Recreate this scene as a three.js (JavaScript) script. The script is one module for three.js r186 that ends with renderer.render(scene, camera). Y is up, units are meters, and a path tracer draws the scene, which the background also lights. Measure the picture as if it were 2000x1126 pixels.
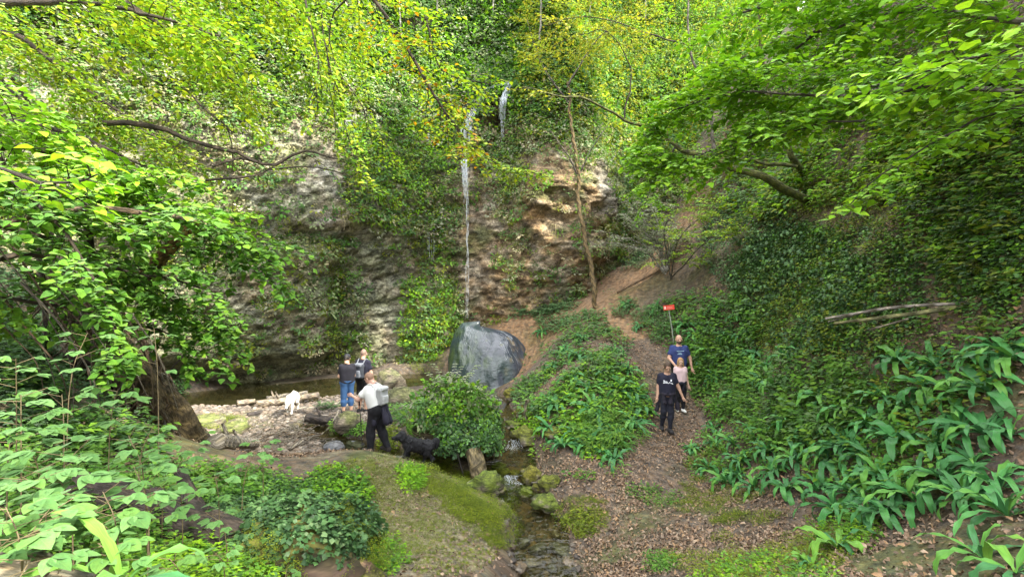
import * as THREE from 'three';
import { mergeGeometries } from 'three/addons/utils/BufferGeometryUtils.js';

// ---------- camera, sky, sun, exposure ----------
const scene = new THREE.Scene();
const EYE = 3.6, FOC = 917;                       // eye height above the pool, focal length used for laying out the place
const camera = new THREE.PerspectiveCamera(2 * Math.atan(563 / FOC) * 180 / Math.PI, 1024 / 576, 0.1, 400);
camera.position.set(0, EYE, 0); camera.lookAt(0, EYE, -10);
const renderer = new THREE.WebGLRenderer({ antialias: true });
renderer.toneMapping = THREE.LinearToneMapping;
renderer.toneMappingExposure = 6.3;
renderer.shadowMap.enabled = true;
const SUN = new THREE.Vector3(0.70, 0.74, 0.12).normalize();
{ // bright thin cloud: brighter round the sun, a little bluer near the horizon
  const W = 256, H = 128, a = new Float32Array(W * H * 4);
  for (let j = 0; j < H; j++) for (let i = 0; i < W; i++) {
    const up = ((j + .5) / H - .5) * Math.PI, az = ((i + .5) / W - .5) * 2 * Math.PI;
    const y = Math.sin(up), x = Math.cos(az) * Math.cos(up), z = Math.sin(az) * Math.cos(up);
    const s = Math.max(0, x * SUN.x + y * SUN.y + z * SUN.z), e = Math.max(0, y);
    const b = y > 0 ? .6 + .35 * e + .5 * Math.pow(s, 6) : .3, o = (j * W + i) * 4;
    a[o] = b * .97; a[o + 1] = b * .985; a[o + 2] = b * (1.06 - .06 * e); a[o + 3] = 1;
  }
  const t = new THREE.DataTexture(a, W, H, THREE.RGBAFormat, THREE.FloatType);
  t.mapping = THREE.EquirectangularReflectionMapping; t.magFilter = THREE.LinearFilter; t.needsUpdate = true;
  scene.background = t; scene.environment = t;
}
const sun = new THREE.DirectionalLight(new THREE.Color(1, .95, .82), 2.9);
sun.position.copy(SUN).multiplyScalar(60); sun.target.position.set(0, 2, -12); scene.add(sun, sun.target);
sun.castShadow = true; sun.shadow.radius = 6; sun.shadow.mapSize.set(4096, 4096);
Object.assign(sun.shadow.camera, { left: -30, right: 30, top: 30, bottom: -30, near: 1, far: 140 });

// ---------- small tools ----------
function rng(s) { s |= 0; return () => { s = (s + 0x6d2b79f5) | 0; let t = Math.imul(s ^ (s >>> 15), 1 | s); t = (t + Math.imul(t ^ (t >>> 7), 61 | t)) ^ t; return ((t ^ (t >>> 14)) >>> 0) / 4294967296; }; }
const V = (x, y, z) => new THREE.Vector3(x, y, z), clamp = (x, a = 0, b = 1) => Math.min(b, Math.max(a, x)), lerp = (a, b, t) => a + (b - a) * t;
const sm = (a, b, x) => { const t = clamp((x - a) / (b - a)); return t * t * (3 - 2 * t); };
const hash = (x, y, z) => { let h = Math.imul(x, 374761393) ^ Math.imul(y, 668265263) ^ Math.imul(z, 1274126177); h = Math.imul(h ^ (h >>> 13), 1274126177); return ((h ^ (h >>> 16)) >>> 0) / 4294967296; };
function vn(x, y, z = 0) {
  const X = Math.floor(x), Y = Math.floor(y), Z = Math.floor(z); x -= X; y -= Y; z -= Z;
  const u = x * x * (3 - 2 * x), v = y * y * (3 - 2 * y), w = z * z * (3 - 2 * z);
  const L = (k) => lerp(lerp(hash(X, Y, Z + k), hash(X + 1, Y, Z + k), u), lerp(hash(X, Y + 1, Z + k), hash(X + 1, Y + 1, Z + k), u), v);
  return lerp(L(0), L(1), w) * 2 - 1;
}
function fbm(x, y, z = 0, o = 4) { let s = 0, a = 1, t = 0; for (let i = 0; i < o; i++) { s += a * vn(x, y, z); t += a; a *= .5; x = x * 2.03 + 7.1; y = y * 2.03 + 3.7; z = z * 2.03 + 1.3; } return s / t; }
const W = (px, py, d) => V((px - 1000) / FOC * d, EYE - (py - 563) / FOC * d, -d);   // where a thing seen there at that distance stands
const RGB = (r, g, b) => new THREE.Color().setRGB(r, g, b);
const ORD = 'first second third fourth fifth sixth seventh eighth ninth tenth eleventh twelfth thirteenth fourteenth fifteenth sixteenth seventeenth eighteenth nineteenth twentieth'.split(' ').concat(['twenty-first', 'twenty-second', 'twenty-third', 'twenty-fourth', 'twenty-fifth', 'twenty-sixth']);
const used = new Map();
function numbered(n) { const k = used.get(n) || 0; used.set(n, k + 1); return k ? n + '_' + String(k).padStart(3, '0') : n; }
function shade(o) { o.castShadow = true; o.receiveShadow = true; return o; }
function thing(name, label, category, group, pos, turn = 0) {
  const g = new THREE.Group(); g.name = numbered(name); g.userData = { label, category }; if (group) g.userData.group = group;
  if (pos) g.position.copy(pos); g.rotation.y = turn; scene.add(g); return g;
}
function part(name, geo, mat, parent, extra) { const m = shade(new THREE.Mesh(geo, mat)); m.name = name; if (extra) m.userData = extra; parent.add(m); return m; }
function solo(name, geo, mat, label, category, group) { const m = part(numbered(name), geo, mat, scene, { label, category }); if (group) m.userData.group = group; return m; }
function setting(name, geo, mat, label) { return part(name, geo, mat, scene, { kind: 'structure', ...(label ? { label } : {}) }); }
class MB { // collects triangles
  constructor() { this.p = []; this.i = []; this.c = []; this.u = []; }
  v(x, y, z, c, u, w) { this.p.push(x, y, z); if (c) this.c.push(c.r ?? c[0], c.g ?? c[1], c.b ?? c[2]); if (u !== undefined) this.u.push(u, w); return this.p.length / 3 - 1; }
  t(a, b, c) { this.i.push(a, b, c); }
  q(a, b, c, d) { this.i.push(a, b, c, a, c, d); }
  tube(pts, rad, sides = 6, cap = true, rough = 0, seed = 1) {
    const n = pts.length, T = V(0, 0, 0), N = V(0, 0, 0), B = V(0, 0, 0), ring = []; let prev = null, len = 0;
    for (let k = 0; k < n; k++) {
      T.subVectors(pts[Math.min(n - 1, k + 1)], pts[Math.max(0, k - 1)]).normalize();
      if (!prev) { prev = Math.abs(T.y) < .9 ? V(0, 1, 0) : V(1, 0, 0); }
      N.copy(prev).addScaledVector(T, -prev.dot(T)).normalize(); prev = N.clone(); B.crossVectors(T, N);
      if (k) len += pts[k].distanceTo(pts[k - 1]);
      const r0 = typeof rad === 'function' ? rad(k / (n - 1)) : lerp(rad[0], rad[1], k / (n - 1)), row = [];
      for (let s = 0; s <= sides; s++) {
        const a = (s % sides) / sides * Math.PI * 2, r = r0 * (1 + (rough ? rough * vn(Math.cos(a) * 2 + seed, len * 3 / (r0 * 8 + .1), Math.sin(a) * 2) : 0));
        const x = pts[k].x + (N.x * Math.cos(a) + B.x * Math.sin(a)) * r, y = pts[k].y + (N.y * Math.cos(a) + B.y * Math.sin(a)) * r, z = pts[k].z + (N.z * Math.cos(a) + B.z * Math.sin(a)) * r;
        row.push(this.v(x, y, z, null, s / sides * Math.max(1, Math.round(r0 * 6.28 / .3)) , len / .3));
      }
      ring.push(row);
    }
    for (let k = 0; k < n - 1; k++) for (let s = 0; s < sides; s++) this.q(ring[k][s], ring[k][s + 1], ring[k + 1][s + 1], ring[k + 1][s]);
    if (cap) for (const k of [0, n - 1]) { const c = this.v(pts[k].x, pts[k].y, pts[k].z, null, .5, len / .3 + (k ? .02 : -len / .3)); for (let s = 0; s < sides; s++) k ? this.t(c, ring[k][s], ring[k][s + 1]) : this.t(c, ring[k][s + 1], ring[k][s]); }
    return this;
  }
  geo() {
    const g = new THREE.BufferGeometry(); g.setAttribute('position', new THREE.Float32BufferAttribute(this.p, 3));
    if (this.c.length) g.setAttribute('color', new THREE.Float32BufferAttribute(this.c, 3));
    if (this.u.length === this.p.length / 3 * 2) g.setAttribute('uv', new THREE.Float32BufferAttribute(this.u, 2));
    g.setIndex(this.i); g.computeVertexNormals(); return g;
  }
}
const curve = (pts, n) => new THREE.CatmullRomCurve3(pts, false, 'centripetal').getPoints(n);
// ---------- textures: grain and fine relief only ----------
function tex(size, f, srgb) {
  const d = new Uint8Array(size * size * 4);
  for (let j = 0; j < size; j++) for (let i = 0; i < size; i++) { const c = f(i / size, j / size), o = (j * size + i) * 4; if (typeof c === 'number') { d[o] = d[o + 1] = d[o + 2] = clamp(c) * 255; } else for (let k = 0; k < 3; k++) d[o + k] = clamp(c[k]) * 255; d[o + 3] = 255; }
  const t = new THREE.DataTexture(d, size, size); t.wrapS = t.wrapT = THREE.RepeatWrapping; t.magFilter = THREE.LinearFilter; if (srgb) t.colorSpace = THREE.SRGBColorSpace; t.needsUpdate = true; return t;
}
function pn(u, v, f, fy, seed, o = 4) { // noise that wraps at the edge of the tile
  let s = 0, a = 1, t = 0;
  for (let k = 0; k < o; k++) { const X = u * f, Y = v * fy, x0 = Math.floor(X), y0 = Math.floor(Y), x = X - x0, y = Y - y0, q = x * x * (3 - 2 * x), r = y * y * (3 - 2 * y);
    const h = (i, j) => hash((i % f + f) % f, (j % fy + fy) % fy, seed + k); s += a * lerp(lerp(h(x0, y0), h(x0 + 1, y0), q), lerp(h(x0, y0 + 1), h(x0 + 1, y0 + 1), q), r); t += a; a *= .55; f *= 2; fy *= 2; }
  return s / t;
}
const rockBump = tex(512, (u, v) => { const w = pn(u, v, 4, 8, 3, 3) * .1; return .55 * pn(u + w, v, 5, 16, 11, 5) + .45 * (1 - Math.abs(pn(u, v + w, 6, 10, 31, 5) * 2 - 1)); });
const rockGrain = tex(512, (u, v) => { const a = .72 + .95 * (pn(u, v, 6, 12, 51, 6) - .5) + .5 * (pn(u, v, 48, 64, 71, 2) - .5), b = .5 * (pn(u, v, 3, 3, 91, 4) - .5); return [a + .10 * b, a, a - .14 * b]; }, true);
const soilBump = tex(512, (u, v) => pn(u, v, 12, 12, 5, 5));
const soilGrain = tex(512, (u, v) => { const a = .75 + .7 * (pn(u, v, 10, 10, 151, 6) - .5) + .35 * (pn(u, v, 90, 90, 171, 2) - .5), b = pn(u, v, 24, 24, 191, 3) - .5; return [a + .15 * b, a, a - .2 * b]; }, true);
const barkBump = tex(256, (u, v) => pn(u, v, 10, 3, 205, 4));
const barkGrain = tex(256, (u, v) => { const a = .68 + 1.1 * (pn(u, v, 10, 4, 251, 5) - .5), b = pn(u, v, 4, 4, 291, 3) - .5; return [a + .1 * b, a + .06 * b, a - .16 * b]; }, true);
const leafVein = tex(128, (u, v) => { const x = Math.abs(u - .5) * 2, w = Math.abs(((v - x * .42) * 8) % 1 + 1) % 1, vein = Math.max(1 - sm(.0, .09, x), .6 * (1 - sm(.04, .14, Math.min(w, 1 - w)))); const m = .93 + .30 * (pn(u, v, 6, 6, 401, 4) - .5) + .09 * vein, y = pn(u, v, 4, 4, 431, 3) - .5; return [m + .16 * y, m, m - .1 * y]; }, true);
const rep = (t, x, y) => { const c = t.clone(); c.repeat.set(x, y); c.needsUpdate = true; return c; };
const std = (c, r = .85, o = {}) => new THREE.MeshStandardMaterial({ color: c, roughness: r, side: THREE.DoubleSide, ...o });
const leafMat = (c, gloss = .12, tr = .45) => new THREE.MeshPhysicalMaterial({ color: c, roughness: .95, transmission: tr, thickness: 0, side: THREE.DoubleSide, specularIntensity: .3, map: leafVein, clearcoat: gloss, clearcoatRoughness: .35 });
const bark = (c, o = {}) => std(c, .9, { map: barkGrain, bumpMap: barkBump, bumpScale: .03, ...o });
// ---------- the lie of the land ----------
const GC = [[0,1126,2.6],[200,1126,3],[400,1126,3.8],[600,1126,4.6],[850,1126,5.3],[960,1126,6],[1060,1126,6.9],[1150,1126,6.6],[1300,1126,5.4],[1500,1126,4.6],[1700,1126,4],[2000,1126,3],
  [0,950,4],[250,980,4.6],[420,940,6.2],[600,960,7],[560,1060,5.4],[740,886,8.3],[690,925,7.7],[818,930,8.3],[700,1000,6.9],[800,1050,6.3],[880,960,8],[1000,1040,7.3],
  [350,870,8.6],[420,850,10.5],[560,870,10.4],[480,800,13.6],[640,815,12.5],[360,795,14.2],[735,882,10],[800,910,9.4],[900,935,8.9],[690,860,10.6],[800,800,12.6],[900,805,12.3],
  [1000,880,11],[1000,800,13],[1000,740,18.3],[960,765,16],[1100,800,11.5],[1150,860,10.3],[1230,900,9.3],[1200,720,12.8],[1100,720,14],[1040,770,14],[1060,690,18],[1000,618,21.2],[1120,640,17],[1180,640,16.5],
  [1310,845,11],[1340,782,12.5],[1290,700,14.4],[1200,620,17.2],[1190,580,19],[1250,550,20.5],[1400,480,23.5],[1300,930,9.1],[1240,980,8.2],[1350,1040,6.8],
  [1420,720,13],[1500,850,8.6],[1450,800,10.5],[1700,900,6],[1850,1000,4.4],[2000,900,4.2],[2000,600,5],[2000,300,6],[2000,0,7.5],[1800,600,6.6],[1800,300,8.6],[1800,0,11],[1600,600,9],[1600,400,11.2],[1600,200,14.2],[1600,0,18],
  [1450,550,13.2],[1450,420,16.5],[1400,300,22],[1300,470,22.5],[1350,600,15.5],[1550,700,8.6],[1750,750,6.2]].map(([px, py, d]) => { const p = W(px, py, d); return [p.x, p.y, p.z]; });
GC.push([0,2,0],[-3,2.2,0],[3,2.1,0],[0,2.5,6],[6,4.6,0],[9,8.6,0],[12,12,6],[-6,3.2,2],[-9,5,2],[-13,7,3],[-18,9,-2],[-8.7,3.6,-8],[-11,4.4,-10],[-14,5.5,-11],[-12,1.5,-13.4],
  [-9,-.2,-16.2],[-6,-.2,-18],[-4,.3,-20],[-10,0,-20],[0,2.3,-23],[5,4.6,-24],[20,24,-14],[24,30,4],[15,18.5,-22],[13,16.8,-19],[10,9.5,-27],[26,30,-26],[-20,4,-22],[0,3,14],[14,14,14],[-14,8,14],[-4,1.12,-6.6],[-6.3,1.7,-7.4],[-6.3,.4,-9.6],[-7.5,.25,-11],[-9.3,.3,-13]);
const rbf = (() => {
  const n = GC.length, N = n + 3, A = [], k = (r2) => Math.sqrt(r2 + 1.2), b = [];
  for (let i = 0; i < n; i++) { const r = []; for (let j = 0; j < n; j++) r.push(k((GC[i][0] - GC[j][0]) ** 2 + (GC[i][2] - GC[j][2]) ** 2) - (i === j ? .03 : 0)); r.push(1, GC[i][0], GC[i][2]); A.push(r); b.push(GC[i][1]); }
  for (let c = 0; c < 3; c++) { const r = []; for (let j = 0; j < n; j++) r.push(c === 0 ? 1 : GC[j][c === 1 ? 0 : 2]); r.push(0, 0, 0); A.push(r); b.push(0); }
  for (let c = 0; c < N; c++) { let p = c; for (let r = c + 1; r < N; r++) if (Math.abs(A[r][c]) > Math.abs(A[p][c])) p = r; [A[c], A[p]] = [A[p], A[c]]; [b[c], b[p]] = [b[p], b[c]];
    for (let r = c + 1; r < N; r++) { const f = A[r][c] / A[c][c]; if (!f) continue; for (let q = c; q < N; q++) A[r][q] -= f * A[c][q]; b[r] -= f * b[c]; } }
  const w = new Array(N); for (let r = N - 1; r >= 0; r--) { let s = b[r]; for (let q = r + 1; q < N; q++) s -= A[r][q] * w[q]; w[r] = s / A[r][r]; }
  return (x, z) => { let s = w[n] + w[n + 1] * x + w[n + 2] * z; for (let i = 0; i < n; i++) s += w[i] * k((x - GC[i][0]) ** 2 + (z - GC[i][2]) ** 2); return s; };
})();
function chain(pts, x, z) { // nearest point of a polyline [x, z, level, halfWidth]: distance over width, level
  let best = [1e9, 0, 0];
  for (let i = 0; i + 1 < pts.length; i++) { const a = pts[i], b = pts[i + 1], dx = b[0] - a[0], dz = b[1] - a[1], t = clamp(((x - a[0]) * dx + (z - a[1]) * dz) / (dx * dx + dz * dz)), d = Math.hypot(x - a[0] - dx * t, z - a[1] - dz * t), w = lerp(a[3], b[3], t), q = d - w; if (q < best[0]) best = [q, lerp(a[2], b[2], t), d]; }
  return best;
}
const POOL = [[-13, -13.6, 0, .7], [-11.3, -14.9, 0, .9], [-9, -15.9, 0, .95], [-6.9, -17, 0, 1.05], [-5.2, -18, 0, 1.1], [-3.4, -18.7, 0, 1], [-2.2, -18.2, 0, .7], [-1.4, -17.6, 0, .5]];
const st = (px, py, lev, hw) => { const d = (EYE - lev) * FOC / (py - 563); return [(px - 1000) / FOC * d, -d, lev, hw]; };
const BROOK = [[-1.6, -17.4, 0, .3], [-.6, -15, 0, .25], st(985, 838, 0, .22), st(1002, 856, -.02, .2), st(1000, 884, -.14, .3), st(990, 930, -.2, .3), st(1000, 950, -.32, .28), st(1025, 985, -.38, .28), st(1050, 1030, -.42, .24), st(1055, 1075, -.48, .22), st(1065, 1126, -.58, .26), [.35, -5, -.7, .5], [.3, -3.2, -.8, .5]];
const SIDE = [st(600, 832, .02, .18), st(660, 862, .01, .3), st(720, 878, 0, .3), st(790, 893, -.03, .22), st(850, 912, -.08, .2), st(905, 935, -.15, .2), st(975, 940, -.22, .2)];
const LIP = .25;
function gy0(x, z) {
  let y = rbf(x, z);
  if (x > -13.5 && x < -1 && z < -12 && z > -22) y = Math.max(y, .05 + .05 * fbm(x * .8, z * .8, 4, 3));
  y += .05 * fbm(x * 1.3, z * 1.3, 2, 4) * sm(-2, 2, 9 + z * .2) + .10 * fbm(x * .6, z * .6, 9, 2);
  if (x > 3.5) y += sm(3.5, 6, x) * (.28 * fbm(x * .9, z * .9, 21, 4) + .2 * fbm(x * .35, z * .35, y * .4, 3));
  y += .26 * Math.exp(-(((x + 2.35) / .95) ** 2 + ((z + 7.5) / .8) ** 2)); { const c = chain([[-1.35, -8, 0, 0], [-1, -7.85, 0, 0], [-.35, -7.3, 0, 0]], x, z)[2]; y += .17 * Math.exp(-((c / .38) ** 2)); }
  let q = chain(POOL, x, z)[0]; q += .35 * vn(x * .8, z * .8, 3); y = lerp(-.3, y, sm(-.15, .45, q));
  for (const S of [BROOK, SIDE]) { const c = chain(S, x, z), e = c[0] + .12 * vn(x * 2.2, z * 2.2, 6); y = Math.min(y, lerp(c[1] - .19, Math.max(y, c[1] - .19), sm(-.05, S === BROOK ? .42 : .3, e))); }
  return y;
}
const GX0 = -27, GZ0 = -35, GS = .1, GW = 561, GH = 521, GRID = new Float32Array(GW * GH);
for (let j = 0; j < GH; j++) for (let i = 0; i < GW; i++) GRID[j * GW + i] = gy0(GX0 + i * GS, GZ0 + j * GS);
function gy(x, z) { const a = clamp((x - GX0) / GS, 0, GW - 1.01), b = clamp((z - GZ0) / GS, 0, GH - 1.01), i = Math.floor(a), j = Math.floor(b), u = a - i, v = b - j, k = j * GW + i; return lerp(lerp(GRID[k], GRID[k + 1], u), lerp(GRID[k + GW], GRID[k + GW + 1], u), v); }
const gp = (x, z, up = 0) => V(x, gy(x, z) + up, z);
function gn(x, z) { const e = .12; return V(gy(x - e, z) - gy(x + e, z), 2 * e, gy(x, z - e) - gy(x, z + e)).normalize(); }
// meets the ground along the line of sight of a layout point
function hit(px, py) { const dx = (px - 1000) / FOC, dy = -(py - 563) / FOC; let d = 1.6; for (; d < 34; d += .05) if (EYE + dy * d < gy(dx * d, -d)) break; for (let k = 0, s = .05; k < 7; k++) { s /= 2; d += EYE + dy * d < gy(dx * d, -d) ? -s : s; } return V(dx * d, gy(dx * d, -d), -d); }

const TRAIL = [[2.7, -9, 0, .5], [3.5, -11, 0, .55], [4.5, -12.6, 0, .75], [4.45, -14.4, 0, .6], [3.7, -17.3, 0, .35], [3.9, -19, 0, .5], [5.6, -20.6, 0, .7], [9.5, -23, 0, .9]];
const mossAt = (x, z, y) => { // where moss grows: the ridges by the brook, and cushions on the bank
  let m = .55 * sm(.05, .5, fbm(x * .9, z * .9, 31, 4));
  const r = chain([[-2.2, -8.3, 0, 0], [-1.1, -7.9, 0, 0], [-.15, -7.4, 0, 0]], x, z)[2]; m = Math.max(m, (1 - sm(.2, .75, r)) * sm(-.5, .2, fbm(x * 2, z * 2, 5, 3)));
  m = Math.max(m, (1 - sm(.3, .9, Math.hypot(x + 2.6, z + 7.6))) * .8 * sm(-.3, .3, fbm(x * 2, z * 2, 15, 3)));
  return m;
};
{
  const xs = [], zs = [];
  for (let x = -26; x < 28;) { xs.push(x); x += x < -14 || x > 13 ? .6 : Math.abs(x) < 8 ? .1 : .16; }
  for (let z = 16; z > -34;) { zs.push(z); z -= z > 1 ? .8 : z > -12 ? .1 : z > -24 ? .15 : .5; }
  const mb = new MB(), litter = RGB(.20, .145, .105), soil = RGB(.10, .07, .048), gravel = RGB(.16, .13, .10), moss = RGB(.115, .155, .022), bed = RGB(.12, .095, .052), bedS = RGB(.21, .135, .07), sand = RGB(.36, .215, .11), dry = RGB(.34, .29, .175), c = RGB(0, 0, 0);
  for (const z of zs) for (const x of xs) {
    const y = gy(x, z), n1 = fbm(x * 1.1, z * 1.1, 40, 4), n2 = fbm(x * 3.5, z * 3.5, 41, 3);
    c.copy(litter).lerp(soil, clamp(.25 + .7 * n1) * (x > 3 ? .8 : .35));
    if (x < -.3 && z > -9.6) c.lerp(dry, .65 * sm(-.3, .3, n1 + .5 * n2));
    if (x < -1.5 && z < -9.8 && y < .5) c.lerp(gravel, sm(.55, .1, y) * (.6 + .4 * n2));
    const trail = chain(TRAIL, x, z)[0];
    if (z < -15.5) c.lerp(sand, (1 - sm(-.1, 1.1, trail + .4 * n2)) * .85);
    c.lerp(sand, (1 - sm(1.4, 3, Math.hypot((x - 6.2) * .6, (z + 21.2) * .8) + .6 * n1)) * .75);
    c.lerp(sand, (1 - sm(1.6, 2.9, Math.hypot((x - .5) * .75, z + 19.6) + .4 * n1)) * .9);
    c.lerp(moss, clamp(mossAt(x, z, y) * (z < -10 ? .5 : 1)));
    if (y < .02 && z < -9) c.lerp(bed, .8);
    for (const S of [BROOK, SIDE]) c.lerp(bedS, .85 * (1 - sm(-.02, .12, chain(S, x, z)[0])));
    mb.v(x, y, z, c, (x + .8 * y) / 1.4, (.4 * y - z) / 1.4);
  }
  const w = xs.length; for (let j = 0; j + 1 < zs.length; j++) for (let i = 0; i + 1 < w; i++) mb.q(j * w + i, j * w + i + 1, (j + 1) * w + i + 1, (j + 1) * w + i);
  setting('ground', mb.geo(), std(0xffffff, .95, { vertexColors: true, map: soilGrain, bumpMap: soilBump, bumpScale: .05 }), 'leaf strewn gorge floor and steep bank');
}
// water
function ribbon(S, grow) { const mb = new MB(), pts = curve(S.map((s) => V(s[0], s[2], s[1])), S.length * 8), ws = curve(S.map((s) => V(s[3], 0, 0)), S.length * 8); let prev;
  pts.forEach((p, k) => { const t = pts[Math.min(k + 1, pts.length - 1)].clone().sub(pts[Math.max(0, k - 1)]).setY(0).normalize(), w = ws[k].x + grow; const row = []; for (let s = -3; s <= 3; s++) row.push(mb.v(p.x - t.z * w * s / 3, p.y + .012 * vn(p.x * 5 + s, p.z * 5), p.z + t.x * w * s / 3, null, s / 3 * w / 1.2, k * .12)); if (prev) for (let s = 0; s < 6; s++) mb.q(prev[s], prev[s + 1], row[s + 1], row[s]); prev = row; }); return mb.geo(); }
const ripple = tex(256, (u, v) => pn(u, v, 6, 6, 301, 4));
const waterMat = new THREE.MeshPhysicalMaterial({ color: RGB(.62, .64, .46), roughness: .06, transmission: 1, thickness: 0, ior: 1.33, bumpMap: ripple, bumpScale: .03, side: THREE.DoubleSide });
{ const g = new THREE.PlaneGeometry(13, 10, 1, 1); g.rotateX(-Math.PI / 2); g.translate(-7.4, 0, -17.2); setting('pool_water', g, waterMat, 'shallow greenish brown pool below the cliff'); }
setting('brook_water', ribbon(BROOK, .25), waterMat, 'clear brook running over brown stones');
setting('side_brook_water', ribbon(SIDE, .15), waterMat, 'shallow trickle crossing the gravel behind the mossy mound');

// ---------- cliff ----------
const CL = new THREE.CatmullRomCurve3([[-24, -1], [-18.5, -8.5], [-13.4, -13.9], [-10.9, -15.9], [-8.9, -17], [-6.8, -18.3], [-5.2, -20], [-3.7, -21.1], [-1.9, -21.5], [.2, -21.5], [1.8, -21.5], [3.4, -22.2], [5, -23.8], [7.6, -25.8], [11.5, -27.6], [17, -29], [25, -30]].map(([x, z]) => V(x, 0, z)), false, 'centripetal');
const bell = (x, c, r) => Math.exp(-(((x - c) / r) ** 2)), win = (x, a, b, s = .6) => sm(a - s, a + s, x) * (1 - sm(b - s, b + s, x));
const CLC = new Map();
function cliffPoint(s, h) { // s along the foot of the cliff 0..1, h height
  if (!CLC.has(s)) { const p = CL.getPointAt(s), t = CL.getTangentAt(s); CLC.set(s, [p, V(-t.z, 0, t.x)]); }
  const [p, n] = CLC.get(s), x = p.x;
  const brow = 8.5 + 1.2 * fbm(x * .2, 5, 0, 2);
  let o = h > brow ? -(h - brow) * lerp(.34, .5, sm(3, 9, x)) : 0;
  o -= 1.35 * (1 - sm(.45, 1.15 + .3 * vn(x * .7, 3), h)) * win(x, -30, -6.6, .9);
  o -= 1.1 * (1 - sm(3.5, 6.3 + .5 * vn(x * .8, 7), h)) * win(x, -6.9, -2.4, .5) - Math.max(0, 5.6 - h) * .36 * win(x, -4.6, -2.6, .7);
  o += .5 * bell(x, -5.5, .7) * (1 - sm(3.5, 6, h));
  o += 1.0 * sm(4.2, 7.2 + .5 * x * .2, h) * win(x, .4, 4.6, .8) + .5 * bell(x, 2.9, .9) * bell(h, 4.6, 1.4);
  o -= .7 * bell(x, -1.9, .9) * (1 - sm(4, 9, h)) + 1.0 * bell(x, -.75, .3) * bell(h, 11.4, .45);
  o += .9 * bell(x, -.9, 1.6) * bell(h, 13, 1.6) + .5 * bell(x, -2.1, .5) * bell(h, 10, 1.3);
  o -= .55 * win(x, -8.6, -5.6, .5) * bell(h, 5.55, .35) ;
  const P = V(p.x, h, p.z);
  o += .75 * fbm(s * 14, h * .28, 3, 3) + .26 * fbm(P.x * .9, h * 1.5, P.z * .9, 4);
  const strata = fbm(P.x * .45 + 3, h * 3.2 + .7 * fbm(P.x * .5, h * .4, P.z * .5, 2), P.z * .45, 3);
  { const bed = h * 1.9 + 1.1 * fbm(P.x * .35, h * .25, P.z * .35 + 9, 3), fr = bed - Math.floor(bed), row = hash(Math.floor(bed), 3, 7); o += (.05 + .13 * row) * (Math.pow(fr, 1.6) - .4) * (1 - sm(8.5, 11, h)) * (.6 + .6 * fbm(P.x * 1.1, h * .6, P.z * 1.1, 2)); }
  o += .13 * strata * (h < 9 ? 1 : .5) + .15 * fbm(P.x * 2.8, h * 4.2, P.z * 2.8, 3) + .10 * fbm(P.x * 7, h * 11, P.z * 7, 2) + .05 * (hash(Math.round(s * 9e4), Math.round(h * 900), 5) - .5);
  if (x > .5) { const f = Math.abs(fbm(P.x * .42 + h * .33, h * .4 - P.x * .25, 5, 2)); o -= .4 * (1 - sm(0, .12, f)) * win(x, .5, 6, .6) * win(h, 4, 10.5, 1); }
  P.addScaledVector(n, o); P.y += .12 * fbm(P.x * .7, h * .7, P.z * .7, 2); return { P, n, x, h };
}
const ZON = { // x, height, half sizes
  rib: [-5.5, 2.7, .75, 2.6], lushLow: [-3.8, 2.6, 1.5, 2.8], thin: [-7.1, 2.9, 1.3, 2], bare: [-9.7, 2.1, 2.3, 1.7], white: [-7.6, 6.7, 2.1, 2], blue: [-6.2, 10.6, 1, .8], lushHigh: [-4.4, 9.6, 2.2, 3.4], ochre: [-1.7, 5.2, 1.1, 3.2], brown: [2.6, 7.6, 3, 2.8], grey: [4.6, 8.6, 1.4, 2] };
const zone = (k, x, h) => { const [a, b, c, d] = ZON[k]; return 1 - sm(.6, 1.25, Math.hypot((x - a) / c, (h - b) / d) + .3 * vn(x * 1.1, h * 1.1, 17)); };
const CS = 860, CH = 400, HMAX = 34, cliffGrid = [];
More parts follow.
